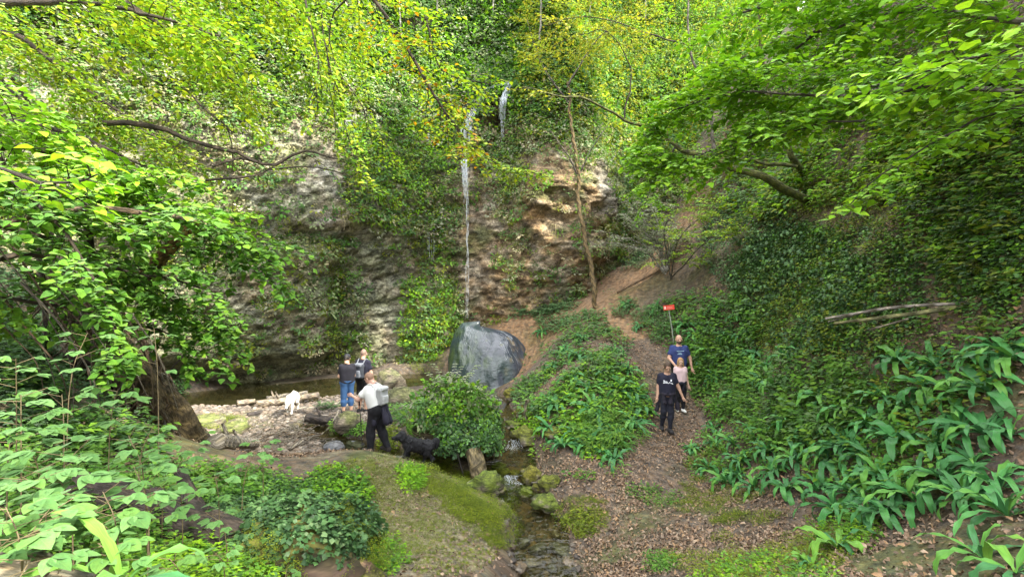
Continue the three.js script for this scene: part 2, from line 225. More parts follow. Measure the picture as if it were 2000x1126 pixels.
{
  const mb = new MB(), c = RGB(0, 0, 0), beige = RGB(.47, .40, .29), white = RGB(.62, .59, .55), ochre = RGB(.40, .25, .11), brown = RGB(.17, .11, .06), grey = RGB(.45, .425, .35), blue = RGB(.36, .38, .41), moss = RGB(.14, .165, .05), lichen = RGB(.36, .37, .25), soilc = RGB(.12, .095, .05);
  for (let j = 0; j <= CH; j++) { const h = -.6 + (HMAX + .6) * Math.pow(j / CH, 1.25), row = [];
    for (let i = 0; i <= CS; i++) { const s = .07 + .93 * i / CS, q = cliffPoint(s, h), { P, x } = q;
      const n1 = fbm(P.x * .55, h * .9, P.z * .55, 4), n2 = fbm(P.x * 1.8, h * 3.6, P.z * 1.8, 4), n3 = fbm(P.x * 2.5, h * .5, P.z * 2.5, 3);
      c.copy(beige).lerp(grey, sm(-.1, .5, n1)).lerp(ochre, .3 * sm(0, .5, n2));
      c.lerp(white, .8 * zone('white', x, h) * sm(-.35, .3, n2 + .4 * n1)).lerp(blue, zone('blue', x, h));
      c.lerp(ochre, .85 * sm(-3, -1.8, x) * (1 - sm(4, 6, x)) * sm(-.4, .35, n1 + .5 * n2)).lerp(brown, .9 * sm(-3, -1.5, x) * sm(.02, .4, n2 * .6 + n3 * .6 - n1 * .3));
      c.lerp(grey, .8 * zone('grey', x, h)).multiplyScalar(1 + .55 * fbm(P.x * 6, h * 10, P.z * 6, 2) + .3 * n2);
      c.lerp(moss, .8 * sm(-.05, .4, fbm(P.x * .8, h * 1.3, P.z * .8 + 20, 4) + .25 * (x < -5.5 ? 1 : 0) * sm(4, 1, h) + (h < 1.6 && x < -5 ? .2 : 0)));
      c.lerp(lichen, .65 * (1 - sm(-4.6, -3, x)) * sm(-.35, .25, n1 * .6 + n3 * .7 + .1));
      c.lerp(soilc, .75 * sm(9.5, 13, h));
      mb.v(P.x, P.y, P.z, c, s * 68 / 2, h / 2); row.push(P);
    } cliffGrid.push(row); }
  const w = CS + 1; for (let j = 0; j < CH; j++) for (let i = 0; i < CS; i++) mb.q(j * w + i, j * w + i + 1, (j + 1) * w + i + 1, (j + 1) * w + i);
  setting('cliff', mb.geo(), std(0xffffff, .92, { vertexColors: true, map: rockGrain, bumpMap: rockBump, bumpScale: .16 }), 'layered tufa cliff with a recess where the fall comes down');
}
// ---------- leaves ----------
function leafGeo(L, Wd, { seg = 4, fold = .25, droop = .15, base = .35, wave = 0 } = {}) { // grows along +z, upper face +y
  const mb = new MB(), rows = [];
  for (let k = 0; k <= seg; k++) { const t = k / seg, w = k === 0 ? .0 : k === seg ? 0 : Wd * .5 * Math.pow(Math.sin(Math.PI * Math.pow(t, base + .35)), .8), z = t * L, y = -droop * L * t * t;
    const m = mb.v(0, y, z, null, .5, t); rows.push(w ? [mb.v(-w, y + fold * w + wave * w * Math.sin(k * 2.4), z, null, .02, t), m, mb.v(w, y + fold * w + wave * w * Math.sin(k * 2.4 + 2), z, null, .98, t)] : [m]); }
  for (let k = 0; k < seg; k++) { const a = rows[k], b = rows[k + 1]; if (a.length === 1 && b.length === 3) { mb.t(a[0], b[0], b[1]); mb.t(a[0], b[1], b[2]); } else if (a.length === 3 && b.length === 1) { mb.t(a[0], b[0], a[1]); mb.t(a[1], b[0], a[2]); } else { mb.q(a[0], b[0], b[1], a[1]); mb.q(a[1], b[1], b[2], a[2]); } }
  return mb.geo();
}
const M4 = () => new THREE.Matrix4();
function basis(p, zdir, up, s = 1) { const z = zdir.clone().normalize(), x = V(0, 0, 0).crossVectors(up, z); if (x.lengthSq() < 1e-5) x.set(1, 0, 0); x.normalize(); const y = V(0, 0, 0).crossVectors(z, x); return M4().makeBasis(x.multiplyScalar(s), y.multiplyScalar(s), z.multiplyScalar(s)).setPosition(p); }
function clumpGeo(seed, n, L, Wd, o = {}) { // a unit tuft of small leaves round the origin, opening towards +y
  const r = rng(seed), gs = [], g0 = leafGeo(L, Wd, { seg: 2, fold: .3, droop: .2, ...o });
  for (let k = 0; k < n; k++) { const a = r() * 6.283, e = r() * 1.2 - .1, rr = .15 + .45 * Math.sqrt(r()), p = V(Math.cos(a) * rr, r() * .45 * (o.tall || 1), Math.sin(a) * rr), d = V(Math.cos(a + r() - .5), e * .7 - .15, Math.sin(a + r() - .5)); gs.push(g0.clone().applyMatrix4(basis(p, d, V(r() * .6 - .3, 1, r() * .6 - .3), .7 + .6 * r()))); }
  return mergeGeometries(gs);
}
function grassGeo(seed, n, hang) { // blades along +y that arch over and hang
  const r = rng(seed), mb = new MB();
  for (let k = 0; k < n; k++) { const a = r() * 6.283, L = .5 + .5 * r(), sp = .25 + .4 * r(), w = .012 + .01 * r(), bx = (r() - .5) * .25, bz = (r() - .5) * .25, sx = -Math.sin(a) * w, sz = Math.cos(a) * w; let prev;
    for (let q = 0; q <= 4; q++) { const t = q / 4, o = sp * t * L, y = L * (t * .7 - hang * t * t), x = bx + Math.cos(a) * o, z = bz + Math.sin(a) * o, f = 1 - t * .9; const c = [mb.v(x - sx * f, y, z - sz * f, null, .3, t), mb.v(x + sx * f, y, z + sz * f, null, .45, t)]; if (prev) mb.q(prev[0], prev[1], c[1], c[0]); prev = c; } }
  return mb.geo();
}
class Bag { // many copies of one shape, coloured one by one
  constructor(geo, mat) { this.geo = geo; this.mat = mat; this.m = []; this.c = []; }
  add(m, c) { this.m.push(m); this.c.push(c); }
  build(name, parent, data) { if (!this.m.length) return; const o = shade(new THREE.InstancedMesh(this.geo, this.mat, this.m.length)); o.name = name; this.m.forEach((m, i) => { o.setMatrixAt(i, m); o.setColorAt(i, this.c[i]); }); o.userData = { kind: 'stuff', ...data }; parent.add(o); return o; }
}
const whiteLeaf = leafMat(RGB(1, 1, 1), .1, .46), dullLeaf = leafMat(RGB(1, 1, 1), 0, .35), glossLeaf = leafMat(RGB(1, 1, 1), .5, .25);
const pal = (...a) => a.map((c) => RGB(...c)), pick = (p, r) => { const c = p[Math.floor(r() * p.length)].clone(), k = .75 + .5 * r(); return c.multiplyScalar(k); };
const PAL = {
  sunny: pal([.31, .43, .012], [.25, .41, .012], [.20, .37, .015], [.37, .43, .015], [.16, .32, .015]),
  spring: pal([.25, .50, .014], [.20, .43, .014], [.31, .53, .016], [.165, .37, .015]),
  mid: pal([.095, .25, .018], [.125, .29, .02], [.07, .19, .02], [.16, .32, .02]),
  autumn: pal([.31, .44, .015], [.38, .43, .012], [.54, .27, .01], [.29, .43, .015], [.27, .42, .02], [.42, .42, .02], [.24, .40, .015]),
  yellowish: pal([.36, .38, .02], [.42, .39, .03], [.27, .35, .025], [.22, .31, .03]),
  cool: pal([.10, .22, .06], [.13, .26, .08], [.075, .165, .045], [.17, .28, .10]),
  ivy: pal([.045, .115, .03], [.06, .15, .04], [.085, .19, .05], [.038, .095, .03]),
  herb: pal([.125, .29, .03], [.09, .23, .03], [.175, .36, .045], [.15, .28, .025]),
  moss: pal([.21, .27, .015], [.155, .21, .015], [.115, .17, .015], [.25, .30, .02]),
  pale: pal([.34, .38, .22], [.27, .34, .15], [.42, .44, .30], [.22, .30, .11]),
  straw: pal([.40, .35, .20], [.33, .30, .15], [.28, .29, .11], [.45, .40, .26]),
  litter: pal([.26, .165, .105], [.19, .12, .078], [.34, .24, .165], [.125, .082, .054], [.29, .175, .09], [.22, .16, .115]),
};
const matCache = new Map();
function leafMats(key, mk = (c) => leafMat(c)) { if (!matCache.has(key)) { const r = rng(key.length * 7 + 3), a = []; for (let k = 0; k < 8; k++) a.push(mk(pick(PAL[key], r))); matCache.set(key, a); } return matCache.get(key); }

// ---------- cliff plants ----------
{
  const r = rng(77), up = V(0, 1, 0);
  const leafy = [0, 1, 2].map((k) => new Bag(clumpGeo(20 + k, 22, .26, .16), whiteLeaf)), round = new Bag(clumpGeo(31, 24, .2, .19), dullLeaf), grass = [new Bag(grassGeo(5, 26, 1.1), dullLeaf), new Bag(grassGeo(6, 22, 1.5), dullLeaf)], mossB = new Bag(clumpGeo(40, 26, .14, .1), dullLeaf);
  const dens = (x, h) => { let d = .5 + .75 * fbm(x * .55, h * .55, 60, 3) + .45 * fbm(x * 2, h * 2, 61, 2);
    d += -1.3 * zone('rib', x, h) + 1.0 * zone('lushLow', x, h) + .3 * zone('thin', x, h) - .4 * zone('bare', x, h) - .35 * (1 - sm(1.2, 2.2, h)) * sm(-4, -6, x) - .25 * zone('white', x, h) - 1.2 * zone('blue', x, h) + .95 * zone('lushHigh', x, h) - .5 * zone('ochre', x, h) - .15 * zone('brown', x, h) - .5 * zone('grey', x, h);
    d -= 1.4 * bell(x, -2.05, .3) * sm(8, 9, h) * sm(13.4, 12.6, h) + 1.2 * bell(x, -.45, .25) * sm(10, 11, h) * sm(13.6, 13, h) + 1.3 * bell(x + .9 * (h - 11.6), -1.6, .35) * win(h, 11.2, 13.2, .3); return d + .95 * sm(8.8, 12, h) + .2 * sm(2, 0, Math.abs(h - 6.6)) * win(x, -7, -2.4); };
  for (let k = 0; k < 120000; k++) {
    const j = Math.floor(Math.pow(r(), 1.1) * (CH * .94 - 4)) + 1, i = Math.floor(r() * (CS - 2)) + 1, P = cliffGrid[j][i]; if (P.x < -20 || P.x > 26 || P.y < .3) continue;
    const a = cliffGrid[j][i + 1].clone().sub(cliffGrid[j][i - 1]), b = cliffGrid[j + 1][i].clone().sub(cliffGrid[j - 1][i]), n = a.cross(b).normalize();
    if (n.y < -.25) continue;
    const x = P.x, h = P.y; if (r() > clamp(dens(x, h) + .15 * n.y)) continue;
    const high = sm(9, 14, h), q = r(), dir = n.clone().multiplyScalar(.8).addScaledVector(up, .5 + .4 * r()).normalize(), p = P.clone().addScaledVector(n, .02 + .1 * r());
    const m = basis(p, V(r() - .5, r() * .3, r() - .5), dir, 1); // y axis along dir
    const lush = Math.max(zone('lushHigh', x, h), zone('lushLow', x, h));
    const key = high > r() ? (x > .4 ? ['yellowish', 'cool', 'sunny', 'mid'] : ['cool', 'pale', 'spring', 'mid'])[Math.floor(r() * 4)] : lush > r() ? ['herb', 'moss', 'cool', 'spring'][Math.floor(r() * 4)] : ['cool', 'moss', 'herb', 'pale', 'straw'][Math.floor(r() * 5)];
    if (q < .2 && h < 12) { const s = .3 + .35 * r(); grass[k % 2].add(basis(P, V(r() - .5, 0, r() - .5), n.clone().multiplyScalar(.8).addScaledVector(up, .35).normalize(), s * (h > 5.5 && h < 8 ? 1.3 : 1)), pick(PAL[r() < .45 ? 'straw' : r() < .5 ? 'cool' : 'moss'], r)); }
    else if (q < .42 && !high) mossB.add(m.scale(V(1, 1, 1).multiplyScalar(.2 + .22 * r())), pick(PAL.moss, r));
    else if (q < .6) round.add(m.scale(V(1, 1, 1).multiplyScalar(.28 + .25 * r() + high * .25)), pick(PAL[key], r));
    else leafy[k % 3].add(m.scale(V(1, 1, 1).multiplyScalar(.3 + .28 * r() + high * .4 * r())), pick(PAL[key], r));
  }
  leafy.forEach((b) => b.build(numbered('cliff_foliage'), scene, { label: 'leafy plants growing all over the cliff face' }));
  round.build(numbered('cliff_foliage'), scene, { label: 'round leaved plants growing on the cliff face' });
  grass.forEach((b) => b.build(numbered('cliff_grass'), scene, { label: 'grass hanging from ledges of the cliff' }));
  mossB.build('cliff_moss_foliage', scene, { label: 'yellow green moss cushions on the cliff face' });
}
// ---------- trees and branches ----------
const barkMats = { dark: bark(RGB(.075, .055, .038)), grey: bark(RGB(.22, .19, .15)), pale: bark(RGB(.55, .51, .44)), moss: bark(RGB(.14, .15, .03)), lichen: bark(RGB(.30, .21, .10)), brown: bark(RGB(.16, .105, .06)) };
const beechLeaf = leafGeo(1, .62, { seg: 4, fold: .18, droop: .12 }), hazelLeaf = leafGeo(1, .84, { seg: 4, fold: .14, droop: .2, base: .2 });
const LP = W; // layout point
function growTree(name, label, category, group, seed, limbs, o) {
  const r = rng(seed), root = thing(name, label, category, group), twigs = new MB(), leaves = [];
  const base = limbs[0].pts[0]; root.position.copy(base);
  const rel = (p) => p.clone().sub(base);
  const putLeaf = (p, dir, key) => { const side = V(dir.x + (r() - .5) * .7, (r() - .5) * .7 - (o.hang ?? .12), dir.z + (r() - .5) * .7), s = o.leaf * (.65 + .6 * r()); leaves.push({ p, m: basis(rel(p), side, V((r() - .5) * .9, 1, (r() - .5) * .9 + (o.face ?? .25)).normalize(), s), key }); };
  const twig = (p0, dir, L, rad, lim, lvl) => {
    const n = 4, pts = [p0.clone()], d = dir.clone().normalize(); let p = p0.clone();
    for (let k = 0; k < n; k++) { d.x += (r() - .5) * .35; d.z += (r() - .5) * .35; d.y += (r() - .5) * .25 - (lim.droop ?? .06); d.normalize(); p = p.clone().addScaledVector(d, L / n); pts.push(p); }
    twigs.tube(pts.map(rel), [rad, rad * .35], lvl ? 3 : 4, false);
    const C = new THREE.CatmullRomCurve3(pts), sp = (o.gap ?? .62) * o.leaf, m = Math.max(2, Math.floor(L / sp));
    if (lim.bare !== 1) for (let k = 0; k <= m; k++) { if (r() < (lim.bare ?? 0)) continue; const t = .15 + .85 * k / m, q = C.getPoint(t), T = C.getTangent(t), a = (k % 2 ? 1 : -1) * (.6 + .5 * r()), ca = Math.cos(a), sa = Math.sin(a); putLeaf(q, V(T.x * ca - T.z * sa, T.y * .4, T.x * sa + T.z * ca), lim.pal || o.pal); }
    if (lvl < (lim.sub ?? 1)) for (let k = 0, c = lim.subN ?? 3; k < c; k++) { const t = .25 + .65 * (k + r() * .6) / c, q = C.getPoint(t), T = C.getTangent(t), a = (k % 2 ? 1 : -1) * (.6 + .4 * r()), ca = Math.cos(a), sa = Math.sin(a); twig(q, V(T.x * ca - T.z * sa, T.y + (r() - .5) * .5, T.x * sa + T.z * ca), L * (.4 + .25 * r()), rad * .6, lim, lvl + 1); }
  };
  limbs.forEach((lim, li) => {
    const C = new THREE.CatmullRomCurve3(lim.pts, false, 'centripetal'), N = Math.max(8, Math.round(C.getLength() * 5)), pts = C.getPoints(N);
    for (let k = 1; k < N; k++) { const a = (lim.wig ?? .03); pts[k].x += a * vn(k * .7, li * 3 + seed, 1); pts[k].y += a * vn(k * .7, li * 3 + seed, 5); pts[k].z += a * vn(k * .7, li * 3 + seed, 9); }
    part(lim.name || (li ? 'limb' : 'trunk'), new MB().tube(pts.map(rel), [lim.r[0], lim.r[1]], lim.r[0] > .06 ? 10 : 6, true, .18, li + seed).geo(), barkMats[lim.bark || o.bark || 'dark'], root);
    for (let k = 0; k < (lim.n ?? 0); k++) {
      const t = (lim.t0 ?? .15) + (1 - (lim.t0 ?? .15)) * (k + r()) / lim.n, P = C.getPoint(t), T = C.getTangent(t), sgn = k % 2 ? 1 : -1;
      const sv = V(-T.z, 0, T.x).normalize().multiplyScalar(sgn * (.5 + .7 * r())); if (sv.lengthSq() < .01) sv.set(r() - .5, 0, r() - .5);
      const d = T.clone().multiplyScalar(.6).add(sv); d.y += (r() - .5) * (lim.vert ?? .8) + (lim.rise ?? 0); if (lim.pull) d.add(lim.pull);
      twig(P, d, (lim.len ?? .8) * (.55 + .75 * r()) * (1 - .3 * t), lim.tr ?? .006, lim, 0);
    }
  });
  if (twigs.p.length) part('twigs', twigs.geo(), barkMats[o.twigBark || o.bark || 'dark'], root, { kind: 'stuff' });
  // the leaves that show largest are parts of their own, the rest one mass
  leaves.forEach((l) => { const d = -l.p.z, px = 1000 + FOC * l.p.x / d, py = 563 - FOC * (l.p.y - EYE) / d; l.s = d > .5 && px > -20 && px < 2020 && py > -20 && py < 1140 ? 1 / d : 0; });
  leaves.sort((a, b) => b.s - a.s);
  const g = o.geo || beechLeaf, bags = new Map(), n = o.single ?? 40;
  leaves.forEach((l, k) => {
    if (k < n && l.s) { const ms = leafMats(l.key), m = part('leaf', g, ms[Math.floor(r() * ms.length)], root); m.matrix.copy(l.m); m.matrix.decompose(m.position, m.quaternion, m.scale); }
    else { if (!bags.has(l.key)) bags.set(l.key, new Bag(g, o.mat || whiteLeaf)); bags.get(l.key).add(l.m, pick(PAL[l.key], r)); }
  });
  for (const b of bags.values()) b.build('foliage', root);
  return root;
}
const P3 = (...a) => a.map((p) => (p.isVector3 ? p : LP(...p)));
// A: beech whose crown hangs over the pool from the left bank
growTree('beech_tree', 'beech with sunlit yellow green crown overhanging the left of the pool', 'tree', 'beeches on the banks', 101, [
  { pts: [gp(-10.2, -6.5, -.2), V(-10.2, 6.5, -6.6), V(-9.6, 9.5, -6.8), V(-8.8, 12.5, -7)], r: [.2, .1], n: 6, len: 1.4 },
  { pts: P3(V(-10, 8, -6.7), [120, -60, 7.4], [330, 60, 7.6], [470, 170, 7.8]), r: [.06, .012], n: 44, len: 1.5, vert: .9, sub: 2, t0: .1 },
  { pts: P3(V(-9.6, 9.5, -6.8), [250, -120, 7.2], [480, -40, 7.4], [640, 90, 7.6]), r: [.06, .012], n: 44, len: 1.4, sub: 2, droop: .14 },
  { pts: P3(V(-10.2, 6.5, -6.6), [0, 60, 6.6], [180, 180, 6.8], [330, 290, 7]), r: [.05, .01], n: 38, len: 1.2, sub: 2, droop: .1 },
  { pts: P3(V(-10.2, 5.6, -6.6), [-20, 200, 6], [140, 330, 6.2]), r: [.045, .01], n: 23, len: 1, sub: 2, pal: 'spring' },
  { pts: P3(V(-9.2, 11, -6.9), [380, -220, 8], [600, -90, 8.4], [700, 40, 8.6]), r: [.05, .01], n: 29, len: 1.3, sub: 2, droop: .2 },
  { pts: P3(V(-9.9, 7.2, -6.7), [60, 0, 5.6], [260, 20, 5.4], [430, 70, 5.6]), r: [.05, .01], n: 32, len: 1.1, sub: 2, droop: .12 },
], { leaf: .08, pal: 'sunny', gap: .75, single: 160 });
growTree('beech_tree', 'drooping thin beech twigs with few leaves above the left pool edge', 'tree', 'beeches on the banks', 102, [
  { pts: P3([560, -260, 5.4], [590, -120, 5.5], [615, -20, 5.6], [640, 110, 5.7], [655, 260, 5.8]), r: [.02, .004], n: 12, len: .5, droop: .3, sub: 1 },
  { pts: P3([560, -260, 5.4], [600, 20, 5.3], [620, 140, 5.3], [605, 215, 5.3]), r: [.014, .004], n: 7, len: .4, droop: .3, sub: 1 },
  { pts: P3([640, 110, 5.7], [665, 190, 5.8], [690, 300, 5.9], [735, 370, 6]), r: [.008, .003], n: 14, len: .45, droop: .12, sub: 1 },
], { leaf: .07, pal: 'sunny', single: 80 });
// D: the autumn-tinted branch before the fall
growTree('beech_branch', 'dark beech branch with yellow and orange leaves hanging before the waterfall', 'branch', 'beeches on the banks', 103, [
  { pts: P3([600, -160, 5.8], [690, -40, 5.9], [750, 30, 6], [800, 100, 6.1], [850, 190, 6.2], [890, 250, 6.3], [915, 285, 6.3]), r: [.03, .01], n: 26, len: .75, sub: 2, subN: 2, droop: .02, rise: .05 },
  { pts: P3([850, 190, 6.2], [880, 200, 6.3], [925, 205, 6.4]), r: [.012, .004], n: 6, len: .5, sub: 1 },
  { pts: P3([905, 270, 6.3], [960, 310, 6.2], [1010, 330, 6.1], [1060, 340, 6]), r: [.01, .004], n: 16, len: .42, sub: 1, pal: 'sunny', vert: .3 },
  { pts: P3([700, -30, 5.9], [820, 20, 5.9], [870, 140, 6], [960, 165, 6.1]), r: [.012, .004], n: 18, len: .5, sub: 1, pal: 'sunny' },
  { pts: P3([700, -30, 5.9], [640, 60, 6.4], [700, 200, 6.6], [760, 290, 6.8]), r: [.012, .004], n: 16, len: .6, sub: 1, pal: 'sunny' },
], { leaf: .068, pal: 'autumn', single: 170, gap: .7 });
// B: hazel over the left bank
growTree('hazel_tree', 'hazel with broad dark green leaves forming a loose curtain over the left bank', 'tree', null, 104, [
  { pts: P3(gp(-5.9, -4.6, -.2), [-120, 500, 4.8], [40, 430, 5], [250, 410, 5.2], [390, 430, 5.4]), r: [.06, .02], n: 24, len: .9, sub: 2, bark: 'brown', vert: 1.5, droop: .12 },
  { pts: P3([-160, 480, 4.8], [-40, 240, 5.2], [130, 260, 5.4], [300, 330, 5.8]), r: [.04, .01], n: 24, len: .9, sub: 2, vert: 1.5, droop: .14, pal: 'spring' },
  { pts: P3([-120, 520, 4.8], [60, 500, 5.6], [260, 530, 6], [430, 570, 6.4]), r: [.04, .01], n: 22, len: .85, sub: 2, vert: 1.6, droop: .16 },
  { pts: P3([-60, 460, 4.9], [200, 380, 6.2], [400, 430, 6.6], [530, 510, 7]), r: [.035, .008], n: 30, len: .9, sub: 2, vert: 1.5, droop: .14 },
  { pts: P3([0, 440, 5], [200, 500, 6.4], [330, 580, 6.8], [440, 640, 7.2]), r: [.03, .008], n: 22, len: .8, sub: 2, vert: 1.5, droop: .16 },
  { pts: P3([-120, 300, 4.2], [0, 330, 3.6], [110, 360, 3.5], [190, 340, 3.5]), r: [.02, .006], n: 8, len: .5, sub: 1, pal: 'spring', vert: 1.2 },
  { pts: P3([-160, 480, 4.8], [-80, 300, 4.6], [80, 400, 4.7], [180, 540, 4.8], [230, 650, 4.9]), r: [.03, .008], n: 22, len: .7, sub: 2, vert: 1.6, droop: .18 },
  { pts: P3([-160, 480, 4.8], [-40, 560, 5], [120, 600, 5.6], [300, 640, 6.4], [380, 690, 6.8]), r: [.03, .008], n: 22, len: .7, sub: 2, vert: 1.6, droop: .16 },
  { pts: P3([-60, 300, 4.6], [100, 300, 5.8], [280, 400, 6.6], [480, 430, 7.2]), r: [.03, .008], n: 22, len: .8, sub: 2, vert: 1.6, droop: .14, pal: 'spring' },
], { leaf: .098, pal: 'mid', geo: hazelLeaf, single: 220, gap: .8 });
growTree('bare_branch', 'dead crooked branches reaching out over the pool from the left', 'branch', null, 105, [
  { pts: P3([200, 240, 6], [320, 258, 6.3], [430, 290, 6.6], [510, 318, 6.8], [600, 300, 7], [660, 310, 7.1]), r: [.04, .012], n: 8, len: .6, bare: .9, wig: .06 },
  { pts: P3([415, 325, 6.5], [480, 312, 6.8], [510, 318, 6.8]), r: [.018, .02], n: 2, len: .5, bare: 1 },
  { pts: P3([400, 352, 6.4], [480, 350, 6.6], [520, 330, 6.8], [600, 330, 7], [690, 345, 7.2]), r: [.02, .006], n: 5, len: .5, bare: .8, wig: .05 },
  { pts: P3([370, 180, 6.5], [400, 210, 6.5], [440, 245, 6.6], [452, 310, 6.8], [455, 340, 6.8]), r: [.014, .006], n: 6, len: .45, bare: .7 },
], { leaf: .07, pal: 'sunny', single: 10 });
// E: big leaved tree over the right bank
growTree('lime_tree', 'broad crown of bright green leaves hanging in from the upper right bank', 'tree', null, 106, [
  { pts: [gp(8.4, -3.4, -.3), V(8.2, 10.2, -3.6), V(7.9, 13, -4.2)], r: [.22, .1], n: 4, len: 1 },
  { pts: P3([2300, 180, 4.4], [2000, 176, 5], [1800, 170, 5.6], [1600, 182, 6.2], [1440, 180, 6.6]), r: [.045, .012], n: 39, len: .95, sub: 2, bark: 'grey', wig: .05 },
  { pts: P3([2300, 60, 4.6], [2000, 40, 5.2], [1790, 20, 6], [1600, 60, 6.6], [1400, 130, 7.2]), r: [.05, .012], n: 42, len: 1.1, sub: 2, bark: 'grey' },
  { pts: P3([2300, -120, 4.8], [1950, -100, 5.6], [1650, -40, 6.6], [1400, 40, 7.4]), r: [.05, .012], n: 34, len: 1.2, sub: 2, droop: .14 },
  { pts: P3([1800, 170, 5.6], [1560, 230, 6.4], [1380, 300, 7.2], [1270, 330, 7.8]), r: [.02, .006], n: 39, len: .8, sub: 2 },
  { pts: P3([1600, 60, 6.6], [1460, 170, 7], [1330, 210, 7.5], [1250, 270, 7.8]), r: [.02, .006], n: 34, len: .8, sub: 2, pal: 'spring' },
  { pts: P3([2050, 190, 4.6], [1900, 240, 4.8], [1780, 300, 5], [1660, 400, 5.2]), r: [.016, .005], n: 13, len: .5, sub: 1 },
  { pts: P3([2300, 60, 4.2], [2010, 90, 4], [1880, 120, 4], [1700, 170, 4.2]), r: [.02, .006], n: 23, len: .6, sub: 1 },
  { pts: P3([1690, 235, 5.4], [1600, 240, 5.8], [1520, 265, 6.2], [1400, 300, 6.8]), r: [.012, .006], n: 6, len: .4, sub: 1, bare: .3 },
], { leaf: .1, pal: 'spring', geo: hazelLeaf, single: 220, gap: .72, twigBark: 'grey' });
growTree('bank_tree', 'tall tree high on the right bank whose crown shades the slope', 'tree', null, 120, [
  { pts: [gp(9.5, -4.5, -.3), V(9.2, 12, -4.6), V(8.6, 15.5, -5)], r: [.2, .09], n: 8, len: 1.4 },
  { pts: [V(9, 13, -4.7), V(7.5, 13, -3), V(6, 12, -1.2), V(4.8, 11, 0)], r: [.07, .015], n: 28, len: 1.5, sub: 2 },
  { pts: [V(9, 11, -4.7), V(8.4, 11.2, -6.5), V(8, 12, -9), V(8, 12.6, -11)], r: [.06, .015], n: 26, len: 1.4, sub: 2 },
], { leaf: .14, pal: 'spring', geo: hazelLeaf, single: 0, gap: .7 });
[[13, -9.8, 14, 'nearest the lime tree'], [14, -13.5, 14, 'second along the slope'], [15.5, -17.5, 12, 'farthest along the slope'], [18, -11.5, 12, 'on the crest'], [18.5, -15.5, 11, 'highest up'], [15.5, -7, 12, 'above the fallen poles']].forEach(([x, z, h, which], k) => { const b = gp(x, z, -.4), t = (f, dx, dz) => V(x + dx, b.y + h * f, z + dz); growTree('hillside_tree', 'tall forest tree on the right hillside, ' + which, 'tree', 'forest on the right hillside', 130 + k, [
  { pts: [b, t(.5, .2, .1), t(.95, 0, 0)], r: [.22, .06], n: 34, len: 2.4, t0: .35, sub: 2, bark: 'grey' }, { pts: [t(.45, .1, 0), t(.65, -2, .5), t(.75, -3, .6)], r: [.08, .02], n: 18, len: 1.8, sub: 2, bark: 'grey' }, { pts: [t(.5, .1, 0), t(.7, .5, 2), t(.8, .6, 3.2)], r: [.08, .02], n: 18, len: 1.8, sub: 2, bark: 'grey' }, { pts: [t(.5, .1, 0), t(.7, .3, -2), t(.8, .2, -3.2)], r: [.08, .02], n: 18, len: 1.8, sub: 2, bark: 'grey' }], { leaf: .26, pal: 'spring', geo: hazelLeaf, single: 0, gap: .7 }); });
// mossy leaning stem and its neighbour
{
  const a = hit(1585, 395), b = hit(1572, 345);
  growTree('leaning_tree', 'moss covered stem leaning out of the right bank towards the trail', 'tree', null, 107, [
    { pts: [a.clone().add(V(.3, -.15, 0)), a, ...P3([1500, 350, 10.8], [1440, 330, 10.8], [1390, 308, 10.9], [1320, 285, 11])], r: [.12, .05], bark: 'moss', wig: .05, n: 3, len: .8, t0: .8 },
    { pts: P3([1395, 308, 10.9], [1385, 200, 11], [1350, 90, 11.2], [1348, -60, 11.4]), r: [.045, .02], n: 12, len: .9, sub: 1, bark: 'grey' },
    { pts: P3([1330, 290, 11], [1280, 255, 11], [1230, 240, 11], [1150, 195, 10.6], [1090, 185, 10.2], [1020, 170, 10]), r: [.05, .012], n: 10, len: .7, sub: 1, bare: .5, bark: 'moss', pal: 'yellowish' },
    { pts: P3([1320, 285, 11], [1290, 330, 10.8], [1260, 400, 10.6]), r: [.02, .006], n: 12, len: .7, sub: 2 },
    { pts: P3([1348, 90, 11.2], [1250, 60, 11], [1150, 30, 11], [1060, 50, 11]), r: [.02, .006], n: 16, len: 1, sub: 2, bare: .35, pal: 'yellowish' },
    { pts: P3([1220, 230, 11], [1230, 130, 11], [1180, 60, 11], [1080, 90, 11]), r: [.02, .006], n: 16, len: .9, sub: 2, bare: .4, pal: 'yellowish' },
  ], { leaf: .085, pal: 'spring', single: 60, twigBark: 'grey' });
  growTree('sapling', 'upright mossy sapling rising behind the leaning stem', 'tree', null, 108, [
    { pts: [b.clone().add(V(.1, -.2, 0)), b, ...P3([1545, 300, 11.4], [1520, 240, 11.4], [1490, 120, 11.3], [1480, -40, 11.3])], r: [.09, .035], bark: 'moss', n: 10, len: .9, t0: .45, sub: 1 },
    { pts: P3([1555, 325, 11.4], [1500, 320, 11.2], [1465, 312, 11.1]), r: [.05, .03], bark: 'moss' },
  ], { leaf: .09, pal: 'spring', single: 20 });
}
